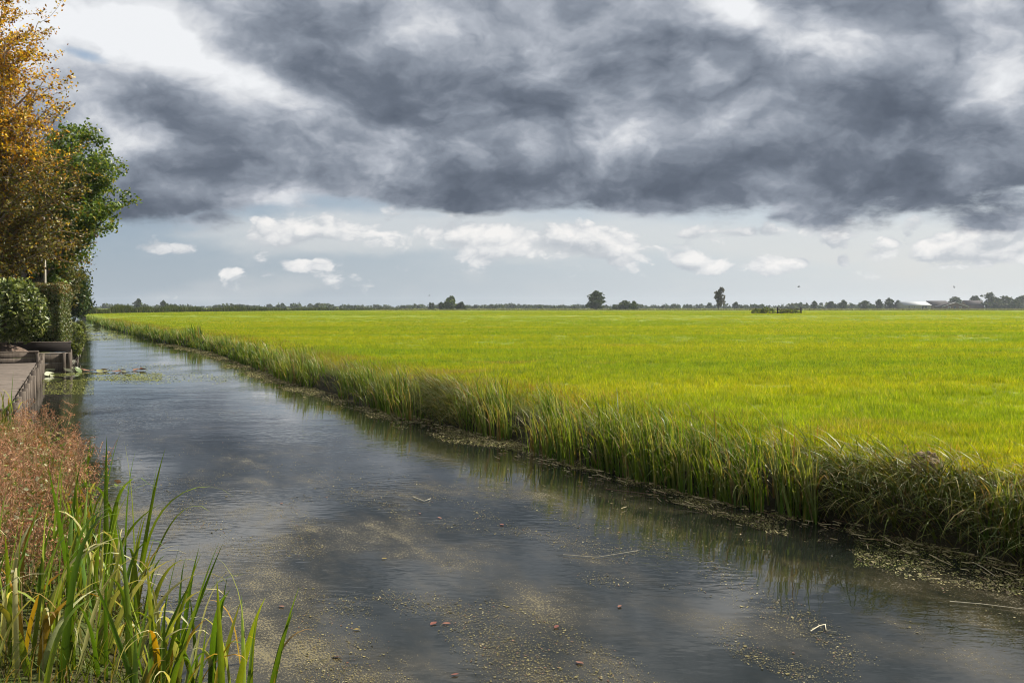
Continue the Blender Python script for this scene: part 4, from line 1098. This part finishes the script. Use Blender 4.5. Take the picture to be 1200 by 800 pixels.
# ================================================================== on the water
SCUM = [(3, (.15, .125, .05)), (3, (.21, .18, .075)), (2, (.10, .09, .035)), (.6, (.36, .32, .18)), (.5, (.20, .10, .06))]
def flakes(x, y, size, pal, zmax=.006, tilt=.12, jit=.2):
    n = len(x); a = rng.random(n) * 6.28; s = size
    asp = rng.uniform(.35, 1.0, n)
    u = np.stack([np.cos(a), np.sin(a), rng.normal(0, tilt, n)], 1) * s[:, None] * .5
    w = np.stack([-np.sin(a), np.cos(a), rng.normal(0, tilt, n)], 1) * (s * asp)[:, None] * .5
    c = np.stack([x, y, rng.uniform(.003, zmax, n)], 1)
    k = 1 + rng.normal(0, jit, (n, 4, 1))
    v = np.stack([c + u * k[:, 0], c + w * k[:, 1], c - u * k[:, 2], c - w * k[:, 3]], 1)
    v[..., 2] = np.maximum(v[..., 2], .002)
    return v.reshape(-1, 3), np.arange(n)[:, None] * 4 + np.arange(4)[None, :], np.repeat(pick(pal, n, .25), 4, 0)
def water_pts(n, y0, y1, ypow=1.0):
    u = rng.random(n); y = 1 / (1 / y0 + u * (1 / y1 - 1 / y0)); a = xl(y) + .05; b = xr(y) - .05
    v_ = rng.random(n); return a + (b - a) * v_, y, v_
acc = Acc()
x, y, u = water_pts(900000, 5.0, 30)
ax_ = x * .907 + y * .42; al_ = (y * .907 - x * .42) * .55
rid = 1 - np.abs(2 * fbm(ax_ * 1.1 + 5, al_ * .9, 4) - 1) * 2.2
dens = fbm(ax_ * .5 + 11, al_ * .5, 4) * .50 + rid * .55 + fbm(ax_ * 5.0, al_ * 5.0 + 3, 3) * .42
near = np.clip((17 - y) / 9, 0, 1); left = np.clip(1.35 - u * 1.15, 0, 1)
keep = rng.random(len(x)) < np.clip((dens - .80 + .14 * near * left + .05 * left) * 1.25, 0, .55) * np.clip(.15 + near + .2 * left, 0, 1) * np.clip(1.9 - 1.6 * u, .25, 1)
x, y = x[keep], y[keep]
acc.add(*flakes(x, y, (rng.gamma(1.2, .0030, len(x)) + .002) * (1 + .02 * y), SCUM))
tag(acc.build("floating_weed", M["debris"]), "fine tan and yellow-brown weed floating on the dark canal water", "water weed", kind="stuff")
# rotting mat and litter along the far bank
acc = Acc()
n = 360000; y = 6.0 + (60 - 6.0) * rng.random(n) ** 1.8; o = -rng.gamma(2.0, .28, n) + .12; x = xr(y) + o / CS
pxv = px_of(np.stack([x, y], 1))
wid = np.interp(pxv, [0, 250, 400, 480, 560, 640, 700, 800, 900, 1000, 1200, 1400], [.9, .8, .7, 1.0, .9, .4, .3, .6, .9, 1.1, 1.2, 1.1])
d = fbm(x * 1.3 + 2, y * 1.3, 3) + .25 * fbm(x * 6, y * 6, 2)
keep = (rng.random(n) < np.clip((d - .46) * 4, 0, 1)) & (o > -wid * (.55 + .9 * vnoise(y * 1.1, x * .3)))
x, y, o = x[keep], y[keep], o[keep]
MAT = [(3, (.12, .13, .03)), (3, (.20, .18, .07)), (2, (.09, .07, .035)), (2, (.30, .27, .13)), (1, (.04, .03, .02))]
acc.add(*flakes(x, y, (rng.gamma(1.6, .0045, len(x)) + .004) * (1 + .03 * y), MAT, .016, .35))
n = 1500; y = 6.0 + 40 * rng.random(n) ** 1.7; o = -rng.gamma(2.0, .20, n) + .1; x = xr(y) + o / CS
a = math.atan2(.907, -.42) + rng.normal(0, .5, n); L = rng.gamma(1.6, .05, n) + .02
p0 = np.stack([x, y, rng.uniform(.006, .03, n)], 1); dd = np.stack([np.cos(a), np.sin(a), rng.normal(0, .04, n)], 1) * L[:, None]; ww = np.stack([-np.sin(a), np.cos(a), np.zeros(n)], 1) * rng.uniform(.0012, .0035, n)[:, None]
up_ = np.array([0, 0, .006])
v = np.stack([p0 - ww, p0 + up_, p0 + ww, p0 + dd - ww, p0 + dd + up_, p0 + dd + ww], 1).reshape(-1, 3); v[:, 2] = np.maximum(v[:, 2], .003)
b0 = np.arange(n)[:, None] * 6; f = np.concatenate([b0 + np.array([[0, 1, 4, 3]]), b0 + np.array([[1, 2, 5, 4]])])
acc.add(v, f, np.repeat(pick([(3, (.42, .36, .20)), (2, (.30, .24, .12)), (1, (.16, .10, .06))], n), 6, 0))
tag(acc.build("bank_litter", M["debris"]), "rotting plant litter and dead stalks floating along the far bank", "litter", kind="stuff")
# green duckweed film near the box and the far bend
acc = Acc()
DUCK = [(3, (.20, .22, .04)), (2, (.27, .27, .07)), (1, (.13, .16, .03))]
def duck(n, px0, px1, py0, py1, sz):
    px = rng.uniform(px0, px1, n); py = rng.uniform(py0, py1, n)
    P = np.array([unproj(a_, b_) for a_, b_ in zip(px, py)]); k = fbm(P[:, 0] * .9, P[:, 1] * .35, 3) > .44
    P = P[k]; k = (P[:, 0] > xl(P[:, 1]) - .1) & (P[:, 0] < xr(P[:, 1])); P = P[k]
    acc.add(*flakes(P[:, 0], P[:, 1], rng.uniform(.5, 1.2, len(P)) * sz, DUCK))
duck(6000, 50, 190, 437, 446, .05); duck(3000, 50, 110, 445, 462, .035); duck(4500, 98, 175, 384, 399, .14); duck(4500, 130, 300, 425, 450, .05); duck(7000, 1000, 1230, 612, 665, .012)
tag(acc.build("duckweed", M["debris"]), "yellow-green duckweed film near the timber box and the far bend", "duckweed", kind="stuff")

# lily pads: a notched, slightly dished disc
def pad_mesh(seed, curl):
    r_ = np.random.default_rng(seed); n = 14; a = np.linspace(.22, 2 * pi - .22, n)
    rr = 1 + r_.normal(0, .04, n); v = [(0, 0, 0)] + [(math.cos(t) * .55, math.sin(t) * .55, .01) for t in a] + [(math.cos(t) * q, math.sin(t) * q, .02 + curl * abs(math.sin(t * 1.5 + seed)) * .5) for t, q in zip(a, rr)]
    f3 = np.array([(0, i + 1, i + 2) for i in range(n - 1)]); f4 = np.array([(1 + i, 1 + n + i, 2 + n + i, 2 + i) for i in range(n - 1)])
    return np.array(v, float), [f3, f4]
M["pad"] = leaf_mat("lily_pad", .12, .28, .6, (1, 1, 1), 6, .3)
def lily_pad(px, py, r, colr, label, group, curl=.12, tilt=.05, z=.012):
    c = unproj(px, py, 0); v, f = pad_mesh(int(rng.integers(99)), curl)
    o = mesh_np("lily_pad", v * r, f, M["pad"], None, np.tile(np.array(colr) * rng.uniform(.8, 1.2), (len(v), 1)), True)
    o.location = (c[0], c[1], z); o.rotation_euler = (rng.normal(0, tilt), rng.normal(0, tilt), rng.random() * 6.28)
    tag(o, label, "lily pad", group)
ORD = "first second third fourth fifth sixth seventh eighth ninth tenth eleventh twelfth thirteenth fourteenth fifteenth".split()
for i in range(15):
    px = 97 + i * 5.0 + rng.normal(0, .8); py = 435.5 + rng.normal(0, 1.0)
    nm, cl = [("olive-green", (.22, .22, .07)), ("rusty brown", (.24, .11, .05)), ("pale straw-coloured", (.46, .40, .26)), ("dark brown", (.14, .08, .04))][rng.integers(4)]
    lily_pad(px, py, rng.uniform(.10, .18), cl, "%s curled lily pad, %s from the timber box in the row across the canal" % (nm, ORD[i]), "row of lily pads", .30, .14, .04)
for i in range(14):
    px = 53 + rng.random() * 40; py = 436 + rng.normal(0, 2.0)
    lily_pad(px, py, rng.uniform(.12, .20), [(.14, .20, .05), (.22, .26, .08), (.50, .52, .36)][rng.integers(3)], "green lily pad clustered at the foot of the timber box", "lily pads by the timber box", .4, .3, .06)
for i in range(12):  # pale colour stands in for light glinting off the upturned leaves
    px = 52 + rng.random() * 34; py = 431 + rng.normal(0, 2.5)
    lily_pad(px, py, rng.uniform(.10, .17), (.60, .60, .48), "upturned lily leaf with its glint painted pale at the foot of the timber box", "lily leaves with painted glint by the timber box", .4, .5, .10 + rng.random() * .14)
for i in range(10):
    px = 97 + i * 2.0; py = 384.5 + rng.normal(0, .5)
    lily_pad(px, py, rng.uniform(.30, .5), (.14, .18, .04), "green lily pad in the small mat at the far bend", "lily pads at the far bend", .5, .3, .10)
# fallen leaves
M["fallen"] = leaf_mat("fallen_leaf", .2, .55, .3, (1, 1, 1), 20, .3)
spots = [(330, 711), (508, 731), (523, 731), (533, 791), (679, 777), (588, 615), (515, 607), (726, 711), (492, 602), (652, 735), (395, 770), (418, 738), (330, 590), (450, 655)]
lv = np.array([(0, -.5, 0), (.16, -.3, .02), (.30, 0, .04), (.18, .3, .03), (0, .55, .0), (-.18, .3, .04), (-.28, .02, .03), (-.16, -.3, .02), (0, 0, -.01)])
lff = np.array([(i, (i + 1) % 8, 8) for i in range(8)])
for px, py in spots:
    c = unproj(px, py, 0); s_ = rng.uniform(.045, .07)
    cl = pick([(2, (.20, .07, .05)), (2, (.26, .12, .08)), (1, (.30, .22, .06))], 1)[0]
    o = mesh_np("fallen_leaf", lv * s_, lff, M["fallen"], None, np.tile(cl, (9, 1)), True); o.location = (c[0], c[1], .008); o.rotation_euler = (rng.normal(0, .08), rng.normal(0, .08), rng.random() * 6.28)
    tag(o, "small reddish fallen leaf floating among the weed in the near water", "leaf", "fallen leaves on the water")
# floating sticks
M["stick"] = plain_mat("bleached_stalk", (.45, .40, .27), (.66, .60, .44), .7, 30, 3)
def stick(pix, r, label, fork=None, zt=.0):
    P = np.array([unproj(*q) + np.array([0, 0, .012]) for q in pix]); P[1:-1, 2] += zt
    c = P[0].copy(); a = Acc(); v, f = tube(P - c, np.linspace(r, r * .6, len(P)), 5); a.add(v, f)
    if fork is not None:
        Q = np.array([unproj(*q) + np.array([0, 0, .012]) for q in fork]); v, f = tube(Q - c, np.linspace(r * .8, r * .4, len(Q)), 5); a.add(v, f)
    o = a.build("floating_stalk", M["stick"], None, True); o.location = c; tag(o, label, "stalk")
stick([(950, 741), (960, 738), (967, 733)], .0045, "pale bent V-shaped stalk floating near the bottom right", [(967, 733), (968, 740), (981, 742)], .02)
stick([(1113, 706), (1150, 709), (1200, 715)], .004, "long pale stalk floating off the litter at the right edge")
stick([(484, 583), (497, 588), (505, 585)], .005, "short forked pale stalk in mid-water left of centre")
stick([(660, 651), (700, 654), (748, 646)], .0025, "thin pale stalk drifting in mid-water right of the weed")
stick([(835, 590), (850, 588), (872, 586)], .005, "straight pale stalk lying in the litter under the reeds")
stick([(1140, 660), (1152, 666), (1166, 676)], .004, "slanting pale stalk in the green litter below the overhang")

# ================================================================== damp air between here and the horizon
hv, hf = box_vf(-1650, 1650, -60, 1650, -1.8, 17.5)
mh = bpy.data.materials.new("haze"); mh.use_nodes = True; ht = mh.node_tree; ht.nodes.clear()
ho = ht.nodes.new("ShaderNodeOutputMaterial"); pv = ht.nodes.new("ShaderNodeVolumePrincipled")
pv.inputs["Color"].default_value = (.80, .88, 1.0, 1); pv.inputs["Density"].default_value = 0.00010; pv.inputs["Anisotropy"].default_value = 0.2
ht.links.new(pv.outputs[0], ho.inputs["Volume"])
hz_o = mesh_np("haze", hv, hf, mh); tag(hz_o, "faint grey-blue haze over the far fields", "haze", kind="stuff")
